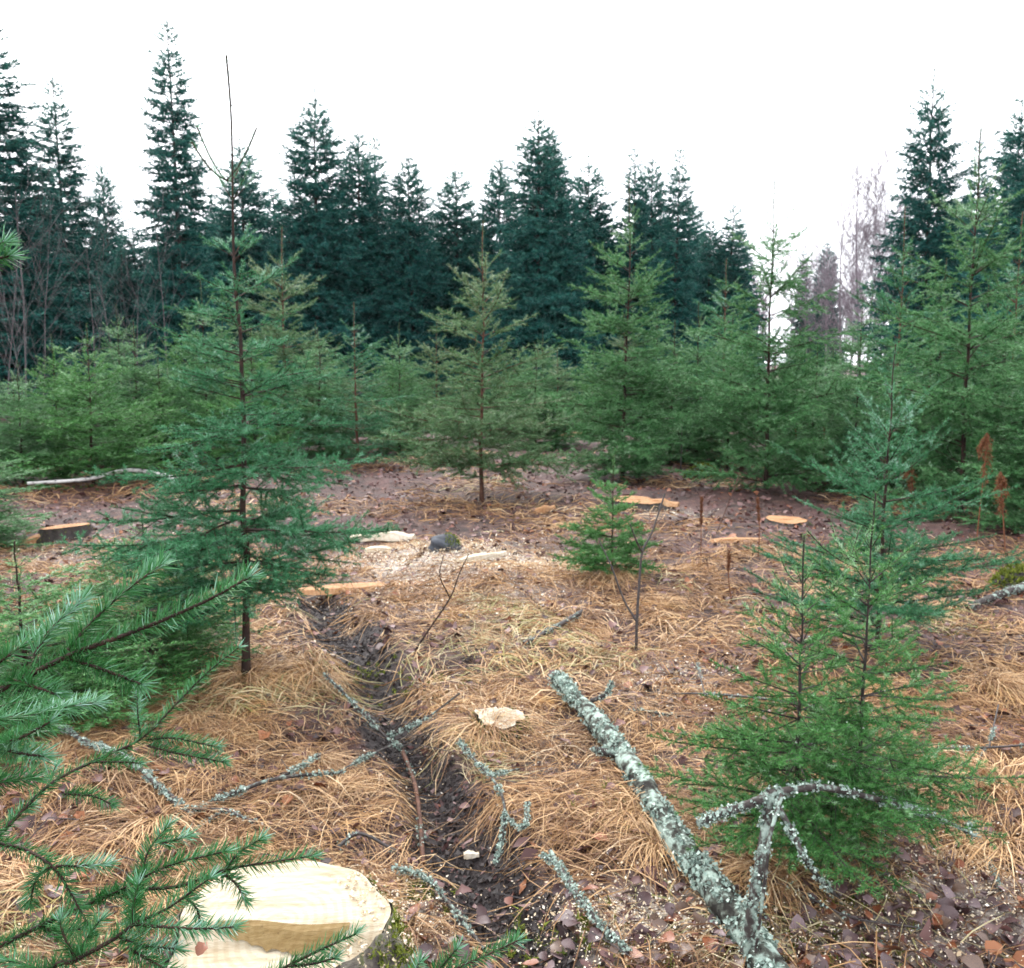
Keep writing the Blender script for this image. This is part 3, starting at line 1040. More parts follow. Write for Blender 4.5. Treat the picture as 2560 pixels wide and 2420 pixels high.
spots = [(60, 470, 15), (75, 640, 14), (10, 560, 16), (110, 560, 18), (235, 620, 17), (350, 700, 16), (300, 640, 19), (2255, 760, 14), (430, 560, 22)]
for k, (px, ty, dist) in enumerate(spots):
    src = (c1, c2)[k % 2]
    o = src if k < 2 else copy_tree(src)
    x = (px - 1280) / FPX * dist
    o.location = (x, dist, gz(x, dist) - .03)
    s = top_h(Vector((x, dist, 0)), ty) / 4
    o.scale = (s, s, s)
    o.rotation_euler = (R(rs.uniform(-5, 5)), R(rs.uniform(-6, 6)), rs.uniform(0, 6.28))
# far wood closing the horizon
m_ = MB()
fs = [s for s in bare_segs(8, 91, .5, 2, .06, (2, 3))]
P0 = np.array([tuple(s[0]) for s in fs])
P1 = np.array([tuple(s[1]) for s in fs])
for k in range(90):
    an = R(rs.uniform(-34, 34))
    dd = rs.uniform(66, 100)
    ca, sa = math.cos(k * 1.7), math.sin(k * 1.7)
    M3 = np.array([[ca, -sa, 0], [sa, ca, 0], [0, 0, 1]])
    s = rs.uniform(.55, .95)
    x, y = math.sin(an) * dd, math.cos(an) * dd
    off = np.array([x, y, gz(x, y)])
    v, f = tubes_np(P0 @ M3.T * s + off, P1 @ M3.T * s + off, np.full(len(P0), .035), np.full(len(P0), .028), 3)
    m_.add(v, f)
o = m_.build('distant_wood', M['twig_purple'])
tag(o, 'misty leafless wood far behind the clearing', 'wood', kind='stuff')


# ------------------------------------------------------------------ stumps, logs, offcuts
BLOCK = []                               # x, y, radius: no grass roots here


def jag(a, seed, amp=1.0):
    return amp * (.55 * math.sin(3 * a + seed) + .3 * math.sin(5 * a + seed * 2.1) + .25 * math.sin(9 * a + seed * .7))


def tufts(mb, pts, n_, length, width, spread=.6):
    """tiny upright tufts (moss) around points"""
    P = np.array([tuple(p) for p in pts])
    idx = rng.integers(0, len(P), n_)
    b0 = P[idx] + rng.normal(0, .006, (n_, 3))
    d_ = norm(rng.normal(0, spread, (n_, 3)) + np.array([0, 0, 1]))
    tip = b0 + d_ * length * (.6 + .6 * rng.random((n_, 1)))
    w = norm(np.cross(d_, rng.normal(0, 1, (n_, 3)))) * width / 2
    mb.add(np.stack([b0 - w, b0 + w, tip], 1).reshape(-1, 3), np.arange(n_ * 3).reshape(-1, 3), rng.random(n_))


def flakes(mb, pts, nrm, n_, size, lift=.004):
    """small crumpled flakes (lichen, chips) lying round points"""
    P, N = np.array([tuple(p) for p in pts]), np.array([tuple(p) for p in nrm])
    idx = rng.integers(0, len(P), n_)
    sz = size * (.4 + .9 * rng.random((n_, 1)))
    c = P[idx] + N[idx] * lift * rng.random((n_, 1)) + rng.normal(0, .35, (n_, 3)) * sz
    a_ = norm(np.cross(N[idx] + rng.normal(0, .7, (n_, 3)), rng.normal(0, 1, (n_, 3))))
    b_ = norm(np.cross(a_, N[idx] + rng.normal(0, .6, (n_, 3))))
    v0, v1, v2, v3 = c - a_ * sz * .5, c + b_ * sz * .45, c + a_ * sz * .5, c - b_ * sz * .4
    v1 = v1 + N[idx] * sz * .3
    V = np.stack([v0, v1, v2, v3], 1).reshape(-1, 3)
    k = np.arange(n_)[:, None] * 4
    F = np.concatenate([k + np.array([0, 1, 2]), k + np.array([0, 2, 3])])
    t_ = rng.random(n_)
    mb.add(V, F, np.concatenate([t_, t_]))


def stump(lab, p, r, h, seed, tilt=(0, 0), wood='cut_wood', step=True, ellip=1.0, rot=0.0, moss=300, flare=1.35, rough=.09, rip=.0):
    root = thing('tree_stump', lab, 'stump', p)
    ns = 72
    T = Matrix.Rotation(tilt[0], 3, 'X') @ Matrix.Rotation(tilt[1], 3, 'Y')

    def rr(a):
        return r * (1 + rough * jag(a, seed))

    def topz(x, y):
        v = T @ Vector((x, y, 0))
        return h + v.z
    ring = []
    for k in range(ns):
        a = 2 * math.pi * k / ns
        ring.append((math.cos(a + rot) * rr(a), math.sin(a + rot) * rr(a) * ellip))
    V, F = [], []
    lev = [(0, flare), (.25, 1.0 + (flare - 1) * .55), (.55, 1.0 + (flare - 1) * .22), (.85, 1.02), (1.0, 1.0)]
    for f_, s_ in lev:
        for k, (x, y) in enumerate(ring):
            j_ = 1 + .07 * jag(2 * math.pi * k / ns * 2, seed + f_ * 3) * (1 - f_) + rs.uniform(-.02, .02)
            if f_ == 0:
                z = -.06
            else:
                z = topz(x, y) * f_
            if f_ == 1.0:
                z += rs.uniform(-.004, .006)
            V.append((x * s_ * j_, y * s_ * j_, z))
    for i_ in range(len(lev) - 1):
        for k in range(ns):
            a, b_ = i_ * ns + k, i_ * ns + (k + 1) % ns
            F.append((a, b_, b_ + ns, a + ns))
    m_ = MB()
    m_.add(V, F)
    m_.build('bark', M['stump_bark' if step else 'bark_dark'], root, smooth=True)
    # cut face: rings of points with a saw step
    V, F = [], []
    nr_ = 12
    for i_ in range(nr_):
        f_ = .985 * (1 - i_ / nr_)
        for k, (x, y) in enumerate(ring):
            xx, yy = x * f_, y * f_
            z = topz(xx, yy) + .004
            if step:
                cut = yy + .02 * r + .10 * xx + .006 * math.sin(xx * 22)
                z -= (1 - float(sstep(-.035 * 1.2, .035 * .2, cut))) * .045 * (1 if f_ < .97 else .8)
            z += rip * (math.sin(xx * 70 + seed) * math.sin(yy * 55 + 2) + rs.uniform(-.6, .6)) * (1 if i_ else 0)
            V.append((xx, yy, z))
    V.append((0, 0, topz(0, 0) + .004))
    for i_ in range(nr_ - 1):
        for k in range(ns):
            a, b_ = i_ * ns + k, i_ * ns + (k + 1) % ns
            F.append((a, b_, b_ + ns, a + ns))
    m_ = MB()
    m_.add(V, F)
    lo = (nr_ - 1) * ns
    m_.add([V[lo + k] for k in range(ns)] + [V[-1]], [(k, (k + 1) % ns, ns) for k in range(ns)])
    m_.build('cut_face', M[wood], root)
    if step:                             # the torn hinge strip left by felling
        m_ = MB()
        V, F = [], []
        nn = 26
        for k in range(nn):
            xx = -r * .55 + r * 1.25 * k / (nn - 1)
            yy = -.02 * r - .10 * xx - .006 * math.sin(xx * 22)
            z = topz(xx, yy) + .004
            hh = .010 + .012 * rs.random() * math.sin(math.pi * k / (nn - 1))
            tw = max(.12, math.sin(math.pi * (k + .6) / (nn + .2)) ** .6) * rs.uniform(.85, 1.1)
            V += [(xx, yy - .045 * tw, z - .047 * min(1, tw)), (xx, yy - .014 * tw, z - .012 * tw + hh * .4 * tw), (xx, yy + .004, z + .0015)]
        for k in range(nn - 1):
            for q_ in (0, 1):
                a = k * 3 + q_
                F.append((a, a + 3, a + 4, a + 1))
        m_.add(V, F)
        m_.build('hinge', M['cut_band'], root)
    if moss:
        pts = []
        for k in range(220):
            a = rs.uniform(-.6, 1.9) if step else rs.uniform(0, 6.28)
            f_ = rs.uniform(1.02, 1.25)
            x, y = math.cos(a + rot) * rr(a) * f_, math.sin(a + rot) * rr(a) * ellip * f_
            pts.append((x, y, topz(x / f_, y / f_) * (1 - (f_ - 1.02) * 3.2) - .008))
        m_ = MB()
        tufts(m_, pts, moss, .018, .005, .9)
        mo = m_.build('moss', M['moss'], root)
        mo['kind'] = 'stuff'
    if step:                             # sawdust caught on the edge and the lower step
        pts, nrm_ = [], []
        for k in range(500):
            a = rs.uniform(-2.6, .9)
            f_ = rs.uniform(.72, 1.22)
            x, y = math.cos(a) * rr(a) * f_, math.sin(a) * rr(a) * ellip * f_
            pts.append((x, y, topz(x, y) * (1 if f_ < 1 else 1 - (f_ - 1) * 2.6) - (.034 if f_ < .98 and y < -.02 else 0) + .006))
            nrm_.append((0, 0, 1))
        m_ = MB()
        flakes(m_, pts, nrm_, 1500, .008, .004)
        so = m_.build('sawdust', M['chip'], root)
        so['kind'] = 'stuff'
    BLOCK.append((p.x, p.y, r * 1.02))
    return root


c = atz(690, 2300, .21)
big = stump('large freshly sawn stump with pale stepped cut face under the close spruce branches', Vector((c.x, c.y, gz(c.x, c.y) - .02)), .265, .23, 1.0,
            tilt=(R(8), R(-3)), ellip=.92, moss=2200, flare=1.5)
for (px, py, r, h, til, lab, wd) in [
        (165, 1345, .20, .12, (R(-3), R(-5)), 'low stump with orange cut top beside the fallen birch stem', 'cut_orange'),
        (1590, 1262, .25, .075, (R(2), R(3)), 'wide flat stump with thin pale cut edge behind the seedling', 'cut_orange'),
        (1965, 1310, .19, .06, (R(3), R(2)), 'stump with pale cut top among the brown weeds', 'cut_orange'),
        (1425, 1092, .30, .07, (R(5), 0), 'far stump with bright cut face between two young spruces', 'cut_orange'),
        (1250, 1822, .10, .07, (R(12), R(3)), 'small mossy stump with pale cut top out in the straw', 'cut_pale')]:
    q_ = gp(px, py)
    stump(lab, q_ - Vector((0, 0, .02)), r, h, px * .01, til, wd, False, .75 if px == 1250 else .9, 0, 900 if px == 1250 else 160, 1.4, .22 if px == 1250 else .12, .008 if px == 1250 else .004)


def offcut(lab, px, py, L, W_, Hh, rotz, wd, seed, tilt=0.0):
    r = random.Random(seed)
    p = gp(px, py)
    n_ = 7
    V, F = [], []
    for i_ in range(n_):
        s = i_ / (n_ - 1)
        tap = .55 + .45 * math.sin(math.pi * min(1, s * 1.15 + .08))
        for (a, b_) in ((-1, 0), (-.75, 1), (.1, 1.15), (.8, .85), (1, 0), (0, -.15)):
            V.append(((s - .5) * L + r.uniform(-.03, .03) * L, a * W_ / 2 * tap * r.uniform(.85, 1.1), (b_ * Hh) * tap * r.uniform(.85, 1.1)))
    for i_ in range(n_ - 1):
        for k in range(6):
            a, b_ = i_ * 6 + k, i_ * 6 + (k + 1) % 6
            F.append((a, b_, b_ + 6, a + 6))
    m_ = MB()
    m_.add(V, F)
    m_.add(V[:6], [(0, 1, 2), (0, 2, 3), (0, 3, 4), (0, 4, 5)])
    m_.add(V[-6:], [(2, 1, 0), (3, 2, 0), (4, 3, 0), (5, 4, 0)])
    o = m_.build('wood_offcut', M[wd], loc=p + Vector((0, 0, .012)))
    o.rotation_euler = (R(rs.uniform(-4, 4)), R(tilt), R(rotz))
    tag(o, lab, 'offcut')
    BLOCK.append((p.x, p.y, min(L, W_) * .5))
    return o


offcut('pale slab of split wood between the spruce branches and the rock', 915, 1352, .26, .16, .05, 8, 'cut_pale', 1)
offcut('broad pale slab of wood touching the rock', 990, 1352, .34, .20, .07, -6, 'cut_pale', 2)
offcut('small pale chunk of wood in front of the two slabs by the rock', 955, 1382, .26, .10, .04, 12, 'cut_pale', 3)
offcut('long white splinter of wood in the sawdust beyond the rock', 1205, 1402, .42, .09, .05, 32, 'cut_pale', 4, -4)
offcut('long flat orange plank of wood under the lowest branches of the bare-leader spruce', 905, 1478, .85, .17, .04, 14, 'cut_orange', 5)
offcut('short orange block of wood on the leaf litter near the brownish spruce', 1362, 1282, .26, .10, .06, 40, 'cut_orange', 6, -8)
offcut('orange wedge of wood at the foot of the wide flat stump', 1660, 1262, .30, .22, .07, -20, 'cut_orange', 7)
offcut('pale orange strip of wood lying before the brown weeds', 1850, 1356, .50, .12, .03, 10, 'cut_orange', 8)
offcut('orange wedge leaning against the stump by the birch stem', 108, 1352, .32, .12, .06, 35, 'cut_orange', 9, -14)
offcut('tiny pale wood chip block in the rut', 1178, 2152, .05, .035, .02, 10, 'cut_pale', 10)


# rock
def rock(px, py, sx, sy, sz, lab):
    p = gp(px, py)
    import bmesh
    bm = bmesh.new()
    bmesh.ops.create_icosphere(bm, subdivisions=4, radius=1)
    for v in bm.verts:
        c_ = v.co.copy()
        f_ = 1 + .13 * math.sin(2.3 * c_.x + 1) * math.cos(2.9 * c_.y) + .09 * math.sin(5 * c_.z + 3 * c_.x) + .04 * math.sin(11 * c_.y + 7 * c_.x)
        v.co = Vector((c_.x * sx, c_.y * sy, max(c_.z, -.5) * sz)) * f_
    me = bpy.data.meshes.new('stone_body')
    bm.to_mesh(me)
    up = [(v.co.copy()) for v in bm.verts if v.normal.z > .1 and v.co.x > sx * .1]
    bm.free()
    for pl in me.polygons:
        pl.use_smooth = True
    me.materials.append(M['stone'])
    root = thing('rock', lab, 'rock', p + Vector((0, 0, sz * .25)))
    link('stone_body', me, root)
    m_ = MB()
    tufts(m_, up, 500, .02, .007, .9)
    mo = m_.build('moss', M['moss'], root)
    mo['kind'] = 'stuff'
    BLOCK.append((p.x, p.y, sx * .9))


rock(1110, 1372, .13, .10, .09, 'dark grey rock with yellow moss lying beside the pale wood slabs')

# fallen lichen-covered log with its upright limb
LOGP = [gp(1392, 1738, .05), gp(1470, 1812, .06), gp(1572, 1945, .055), gp(1672, 2110, .05), gp(1770, 2245, .05), gp(1895, 2420, .045), gp(1970, 2530, .045)]
LOGP[0].z += .03
path = smooth_path(LOGP, 7)
log = thing('fallen_log', 'pale lichen-covered log lying slanted in the straw, with a broken upright limb', 'log', (0, 0, 0))
m_ = MB()
tube(m_, path, [.030 + .011 * min(1, k / 9) + .004 * math.sin(k * .9) + .003 * math.sin(k * 2.3) for k in range(len(path))], 16, True, .2)
m_.build('trunk', M['log_bark'], log, smooth=True)


def surf(path, rad_, n_, upper=True):
    pts, nr2 = [], []
    for _ in range(n_):
        f_ = rs.random() * (len(path) - 1.001)
        k = int(f_)
        a, b_ = path[k], path[k + 1]
        d_ = (b_ - a).normalized()
        u = d_.cross(Z)
        u = u.normalized() if u.length > .05 else Vector((1, 0, 0))
        w = u.cross(d_)
        an = rs.uniform(-.6, math.pi + .6) if upper else rs.uniform(0, 6.283)
        nn = u * math.cos(an) + w * math.sin(an)
        r_ = rad_[0] + (rad_[1] - rad_[0]) * f_ / (len(path) - 1)
        pts.append(a.lerp(b_, f_ - k) + nn * r_)
        nr2.append(nn)
    return pts, nr2


pts, nr2 = surf(path, (.034, .041), 1800)
keep = [k for k in range(len(pts)) if float(vnoise(pts[k].x * 1.0, pts[k].y + pts[k].z * 2, 11, 4)) > .46]
m_ = MB()
flakes(m_, [pts[k] for k in keep], [nr2[k] for k in keep], 5200, .013, .008)
lo = m_.build('lichen', M['lichen'], log)
lo['kind'] = 'stuff'


def limb(parent, pts, r0, r1, lich=1.0, name='branch', mat='stem_lichen', size=.0075, sides=6, ptn=5):
    pa = smooth_path(pts, ptn)
    m_ = MB()
    tube(m_, pa, (r0, r1), sides, True, .25)
    bo = m_.build(name, M[mat], parent, smooth=True)
    if lich > 0:
        Lp = sum((b_ - a).length for a, b_ in zip(pa[:-1], pa[1:]))
        sp, sn = surf(pa, (r0, r1), 260, False)
        ox = rs.uniform(0, 50)
        kp = [k for k in range(len(sp)) if float(vnoise(sp[k].x + ox, sp[k].y + sp[k].z, 15, 8)) > .56 - .22 * lich]
        if kp:
            m2 = MB()
            flakes(m2, [sp[k] for k in kp], [sn[k] for k in kp], int(1700 * Lp * lich) + 20, size, .006)
            l2 = m2.build('lichen', M['lichen'], bo)
            l2['kind'] = 'stuff'
    return bo


kb = atz(1868, 2335, .09)
DL = depth_of(kb)
limb(log, [kb - Vector((0, 0, .05)), at(1885, 2240, DL), at(1910, 2100, DL + .02), at(1925, 1985, DL + .03)], .017, .013, 1.0)
limb(log, [at(1925, 1990, DL + .03), at(1860, 2015, DL + .02), at(1800, 2035, DL - .02), at(1745, 2058, DL - .05)], .013, .010, 1.2)
limb(log, [at(1920, 1985, DL + .03), at(2040, 1968, DL + .10), at(2140, 1985, DL + .16), at(2240, 2012, DL + .2), at(2330, 2038, DL + .22), at(2440, 2090, DL + .22)], .012, .005, 1.2)
limb(log, [at(1935, 2000, DL + .02), at(1975, 2070, DL - .02), at(2020, 2160, DL - .05), gp(2085, 2260, .03), gp(2190, 2370, .02), gp(2240, 2450, .02)], .009, .004, .55)
limb(log, [at(1955, 1985, DL), at(1925, 2090, DL - .06), at(1915, 2180, DL - .07), kb + Vector((.01, -.05, -.02))], .006, .004, .2)
limb(log, [path[6] + Vector((.03, 0, .02)), path[6] + Vector((.10, .01, .05)), path[6] + Vector((.13, .03, .10))], .010, .008, 1.5)
limb(log, [path[13] - Vector((.02, 0, 0)), path[13] - Vector((.12, .01, -.03))], .016, .011, .8)

B1 = 'fallen_branch'


def fbranch(lab, polys, rr=(.008, .004), lich=.8, mat='stem_lichen'):
    root = thing(B1, lab, 'branch', gp(*polys[0][0]))
    root_l = root.location.copy()
    for k, poly in enumerate(polys):
        pts_ = []
        for q_ in poly:
            up = q_[2] if len(q_) > 2 else .02
            pts_.append(gp(q_[0], q_[1], up) - root_l)
        s = 1 if k == 0 else .7
        limb(root, pts_, rr[0] * s, rr[1] * s, lich, 'stem' if k == 0 else 'twig', mat)
    return root


fbranch('thick lichen-crusted stick end meeting a thinner stick in the straw above the large stump', [[(250, 1890, .05), (330, 1935, .05), (400, 1995, .04), (482, 2062, .03)], [(300, 1915, .05), (230, 1900, .06), (150, 1860, .08)]], (.007, .013), 1.5)
fbranch('thin dark stick with lichen crust touching the thick stick end above the large stump', [[(485, 2048, .03), (590, 2015, .05), (700, 1985, .06), (860, 1962, .05)], [(700, 1985, .06), (800, 1925, .06)]], (.009, .005), 1.0)
fbranch('forked dead branch crossing the muddy rut', [[(810, 1720, .08), (880, 1790, .07), (960, 1870, .06), (1005, 1905, .06)], [(965, 1875, .06), (1060, 1850, .08), (1150, 1800, .12)], [(985, 1895, .06), (920, 1920, .05), (840, 1960, .04)]], (.007, .006), .7)
fbranch('peeled orange-brown stick standing in the edge of the rut', [[(1000, 1890, .05), (1035, 1990, .06), (1050, 2080, .05), (1058, 2175, .02)]], (.009, .008), .1, 'bark_red')
fbranch('kinked lichen twig lying along the far edge of the rut', [[(1150, 1890, .06), (1190, 1940, .06), (1245, 2000, .05), (1262, 2080, .05), (1240, 2190, .03)], [(1225, 1970, .05), (1300, 1965, .07)], [(1262, 2080, .05), (1310, 2110, .06), (1320, 2060, .08)]], (.006, .005), 1.3)
fbranch('lichen-tipped twig sloping towards the lower end of the log', [[(1375, 2180, .07), (1420, 2250, .06), (1480, 2330, .05), (1570, 2410, .03)], [(1400, 2215, .06), (1355, 2190, .07)]], (.008, .006), 1.5)
fbranch('lichen-grown stick beside the large stump', [[(980, 2205, .05), (1060, 2230, .05), (1130, 2300, .04), (1210, 2390, .02)]], (.006, .006), .9)
fbranch('dark wet stick with lichen end lying in the middle of the straw', [[(1310, 1622, .03), (1380, 1590, .04), (1455, 1545, .04)]], (.010, .016), .5, 'twig_dark')
fbranch('long thin dark twig leaning through the pair of small spruces', [[(1680, 1745, .02), (1760, 1790, .10), (1900, 1850, .18), (2050, 1900, .20), (2150, 1975, .18)], [(1760, 1790, .1), (1740, 1740, .16)]], (.004, .006), .15, 'twig_dark')
fbranch('thin black twig lying before the small mossy stump', [[(640, 2085, .04), (560, 2060, .05), (480, 2050, .04)], [(560, 2060, .05), (480, 2095, .02)]], (.005, .004), .3, 'twig_dark')
fbranch('dark forked twig on the straw beyond the pair of small spruces', [[(2300, 1905, .05), (2460, 1908, .06), (2580, 1900, .06)], [(2460, 1908, .06), (2420, 1990, .03)], [(2470, 1905, .06), (2490, 1850, .14)]], (.004, .004), .3, 'twig_dark')
fbranch('grey barked stick pieces beside the mossy hump', [[(2420, 1530, .03), (2500, 1505, .05), (2580, 1480, .06)]], (.022, .026), .6)
fbranch('lichen twig on the leaf-strewn ground near the pair of small spruces', [[(2420, 2085, .04), (2460, 2150, .03), (2500, 2240, .02)]], (.006, .004), 1.2)
fbranch('short dark stick beside the lichen log butt', [[(1570, 1790, .03), (1640, 1800, .03), (1730, 1805, .02)]], (.005, .004), .6, 'twig_dark')
fbranch('arched dark twig behind the large stump', [[(845, 2155, .05), (900, 2135, .07), (990, 2150, .03)]], (.006, .005), .1, 'twig_dark')
fbranch('long dark twig across the leaves at the foot of the log', [[(1960, 2230, .03), (2050, 2300, .05), (2140, 2330, .04), (2300, 2345, .03)]], (.003, .003), .1, 'twig_dark')

# fallen birch stem in the back
p0, p1, p2, p3 = gp(70, 1235, .12), gp(220, 1222, .14), (gp(330, 1208, .16)), gp(470, 1222, .10)
m_ = MB()
tube(m_, smooth_path([p0, p1, p2, p3], 5), (.018, .028), 8, True, .08)
o = m_.build('fallen_birch', M['birch'], smooth=True)
tag(o, 'thin white birch stem lying across the back beside the bushy bright spruce', 'birch stem')


# ------------------------------------------------------------------ bare upright twigs
def upright(lab, polys, r0, r1, mat='twig_dark', name='bare_twig'):
    base = gp(*polys[0][0])
    dpt = depth_of(base)
    root = thing(name, lab, 'twig', base)
    for k, poly in enumerate(polys):
        pts_ = []
        for i_, q_ in enumerate(poly):
            pts_.append((at(q_[0], q_[1], dpt + (q_[2] if len(q_) > 2 else 0)) if not (k == 0 and i_ == 0) else base - Vector((0, 0, .03))) - base)
        m_ = MB()
        s = 1 if k == 0 else .75
        tube(m_, smooth_path(pts_, 5), (r0 * s, r1 * s), 6, True, .15)
        m_.build('stem' if k == 0 else 'twig', M[mat], root, smooth=True)


upright('forked black leafless twig standing in the straw before the spruce seedling',
        [[(1590, 1640), (1592, 1560), (1598, 1460, .02), (1606, 1380, .03), (1630, 1330, .05), (1662, 1235, .08)], [(1592, 1555), (1560, 1500, .03), (1530, 1420, .06), (1498, 1352, .1)], [(1606, 1382, .03), (1590, 1350, 0), (1575, 1310, -.03)]], .0085, .004)
upright('thin curved brown twig bending over the straw beside the rut',
        [[(1030, 1625), (1075, 1570), (1125, 1495, .03), (1150, 1430, .05), (1172, 1385, .08)], [(1125, 1495, .03), (1100, 1440, .0), (1108, 1390, 0)]], .006, .0025, 'bark_young')
upright('small dark twig hook near the forked black twig', [[(1490, 1462), (1440, 1460), (1432, 1435)]], .006, .003)
upright('thin dark leafless stem beside the moss clump', [[(1702, 1180), (1704, 1100), (1708, 1040, .1)], [(1704, 1110), (1690, 1060)]], .010, .005)
upright('thin pale dead stalk leaning among the brown weeds', [[(1790, 1330), (1820, 1260), (1850, 1180, .1)]], .004, .003, 'bark_red')

# ------------------------------------------------------------------ brown weeds, dry ferns


def weed(px, py, toppy, lab, head=.30, grp=None):
    base = gp(px, py)
    dpt = depth_of(base)
    root = thing('dry_weed', lab, 'weed', base, grp)
    top = at(px + rs.uniform(-12, 12), toppy, dpt) - base
    mid = top * .5 + Vector((rs.uniform(-.02, .02), 0, 0))
    pa = smooth_path([Vector((0, 0, -.03)), mid, top], 5)
    m_ = MB()
    tube(m_, pa, (.0045, .0025), 5)
    m_.build('stalk', M['brown_weed'], root)
    n0 = int(len(pa) * (1 - head))
    segs = np.array([tuple(v) for v in pa])
    a, b_ = segs[n0:-1], segs[n0 + 1:]
    m_ = MB()
    v, f, tt = needles(a, b_, 900, .035, .008, 1.6, 0, rng, np.full(len(a), .35))
    m_.add(v, f, tt)
    so = m_.build('seed_head', M['brown_weed'], root)


WL = 'dark brown dry dock stalk with narrow seed head among the leaf litter'
for (px, py, ty) in [(1752, 1420, 1245), (1895, 1395, 1248), (1832, 1510, 1380), (1990, 1200, 1055), (2065, 1215, 1070)]:
    weed(px, py, ty, WL, .45, 'dry dock stalks')


def fern(px, py, toppx, toppy, lab, side):
    base = gp(px, py)
    dpt = depth_of(base)
    root = thing('dry_fern', lab, 'fern', base)
    top = at(toppx, toppy, dpt) - base
    end = top + Vector((side * .06, 0, -.10))
    pa = smooth_path([Vector((0, 0, -.03)), top * .6, top, end], 6)
    m_ = MB()
    tube(m_, pa, (.006, .002), 5)
    m_.build('stalk', M['brown_weed'], root)
    m_ = MB()
    for k in range(6, len(pa) - 1):
        for q_ in range(5):
            a = pa[k].lerp(pa[k + 1], rs.random())
            l_ = rs.uniform(.06, .15)
            seg = [a, a + Vector((rs.uniform(-.03, .03), rs.uniform(-.03, .03), -l_ * .5)), a + Vector((rs.uniform(-.05, .05), rs.uniform(-.04, .04), -l_))]
            S0 = np.array([tuple(seg[0]), tuple(seg[1])])
            S1 = np.array([tuple(seg[1]), tuple(seg[2])])
            v, f, tt = needles(S0, S1, 260, .018, .006, .8, 0, rng, np.full(2, .65))
            m_.add(v, f, tt)
    m_.build('frond', M['brown_weed'], root)


fern(2440, 1360, 2470, 1085, 'rust-brown dry fern hanging from an arched stalk before the largest young spruce', -1)
fern(2515, 1390, 2500, 1180, 'smaller rust-brown dry fern beside the arched dry fern', 1)
fern(2290, 1300, 2275, 1150, 'dark brown dry fern half hidden behind the silvery upswept spruce', -1)


# moss clumps
def mossclump(px, py, sx, sz, lab):
    p = gp(px, py)
    root = thing('moss_clump', lab, 'moss', p)
    import bmesh
    bm = bmesh.new()
    bmesh.ops.create_icosphere(bm, subdivisions=3, radius=1)
    for v in bm.verts:
        c_ = v.co
        f_ = 1 + .12 * math.sin(4 * c_.x + 2 * c_.y) + .08 * math.sin(7 * c_.y + c_.z * 5)
        v.co = Vector((c_.x * sx, c_.y * sx * .8, max(c_.z, -.3) * sz)) * f_
    me = bpy.data.meshes.new('hump')
    bm.to_mesh(me)
    up = [v.co.copy() for v in bm.verts if v.co.z > 0]
    bm.free()
    me.materials.append(M['soil_clod'])
    link('hump', me, root)
    m_ = MB()
    tufts(m_, up, 2600, .035, .010, .8)
    o = m_.build('moss', M['moss'], root)
    o['kind'] = 'stuff'


mossclump(1752, 1195, .20, .17, 'bright yellow-green moss clump at the edge of the dark litter')
mossclump(2540, 1475, .16, .15, 'green moss hump above the grey barked stick pieces')

# ------------------------------------------------------------------ straw grass


def inview(x, y, m_=.12):
    return np.abs(x) < (1280 / FPX + m_) * y + .25


def grass_density(x, y):
    d = 0.55 + .9 * vnoise(x, y, 1.6, 21) * 1.1
    d = d * (.35 + 1.0 * sstep(.30, .62, vnoise(x, y, 3.1, 22)))
    d = d * sstep(1.1, 2.1, rut_dist(x, y) + .9 * (vnoise(x, y, 5, 27) - .4))
    far = sstep(6.6, 8.8, y + .6 * (vnoise(x, y, .8, 23) - .5))
    d = d * (1 - far) + far * .35 * sstep(.45, .7, vnoise(x, y, .9, 24))
    lf = np.exp(-(((x - 1.05) / .95) ** 2 + ((y - 2.35) / .55) ** 2))          # leafy corner by the log
    d = d * (1 - .85 * lf)
    lf = np.exp(-(((x - 2.6) / 1.0) ** 2 + ((y - 5.6) / .9) ** 2))
    d = d * (1 - .6 * lf)
    for bx, by_, br in BLOCK:
        d = d * sstep(br * .95, br * 1.25, np.hypot(x - bx, y - by_))
    return d


def blades(root, az, L, arch, width, tint, nseg=4, follow=True, sag=None):
    """curved ribbons lying over the terrain"""
    n_ = len(root)
    s = np.linspace(0, 1, nseg + 1)[None, :]
    bend = rng.normal(0, .95, (n_, 1))
    ang_ = az[:, None] + bend * s
    dx = np.cos(ang_) * L[:, None] / nseg
    dy = np.sin(ang_) * L[:, None] / nseg
    x = root[:, 0:1] + np.concatenate([np.zeros((n_, 1)), np.cumsum(dx[:, :-1], 1)], 1)
    y = root[:, 1:2] + np.concatenate([np.zeros((n_, 1)), np.cumsum(dy[:, :-1], 1)], 1)
    prof = np.sin(math.pi * np.clip(s, 0, 1) ** .75)
    z = arch[:, None] * prof + .006
    z = z + (hgt(x, y) if follow else root[:, 2:3])
    if not follow:
        z = z - (sag[:, None] * s ** 2 if sag is not None else 0)
    c = np.stack([x, y, z], -1)
    tang = norm(np.gradient(c, axis=1))
    side = np.cross(tang, np.array([0, 0, 1.0]) + rng.normal(0, .6, (n_, 1, 3)))
    side = norm(side) * (width[:, None, None] / 2) * (np.array([.7, 1, .95, .75, .12]) if nseg == 4 else np.array([.8, 1, .8, .12]))[None, :, None]
    V = np.stack([c - side, c + side], 2).reshape(n_, -1, 3)
    k = np.arange(nseg) * 2
    q = np.stack([k, k + 1, k + 3, k + 2], 1)
    F = (q[None] + (np.arange(n_) * 2 * (nseg + 1))[:, None, None]).reshape(-1, 4)
    return V.reshape(-1, 3), F, np.repeat(tint, nseg)


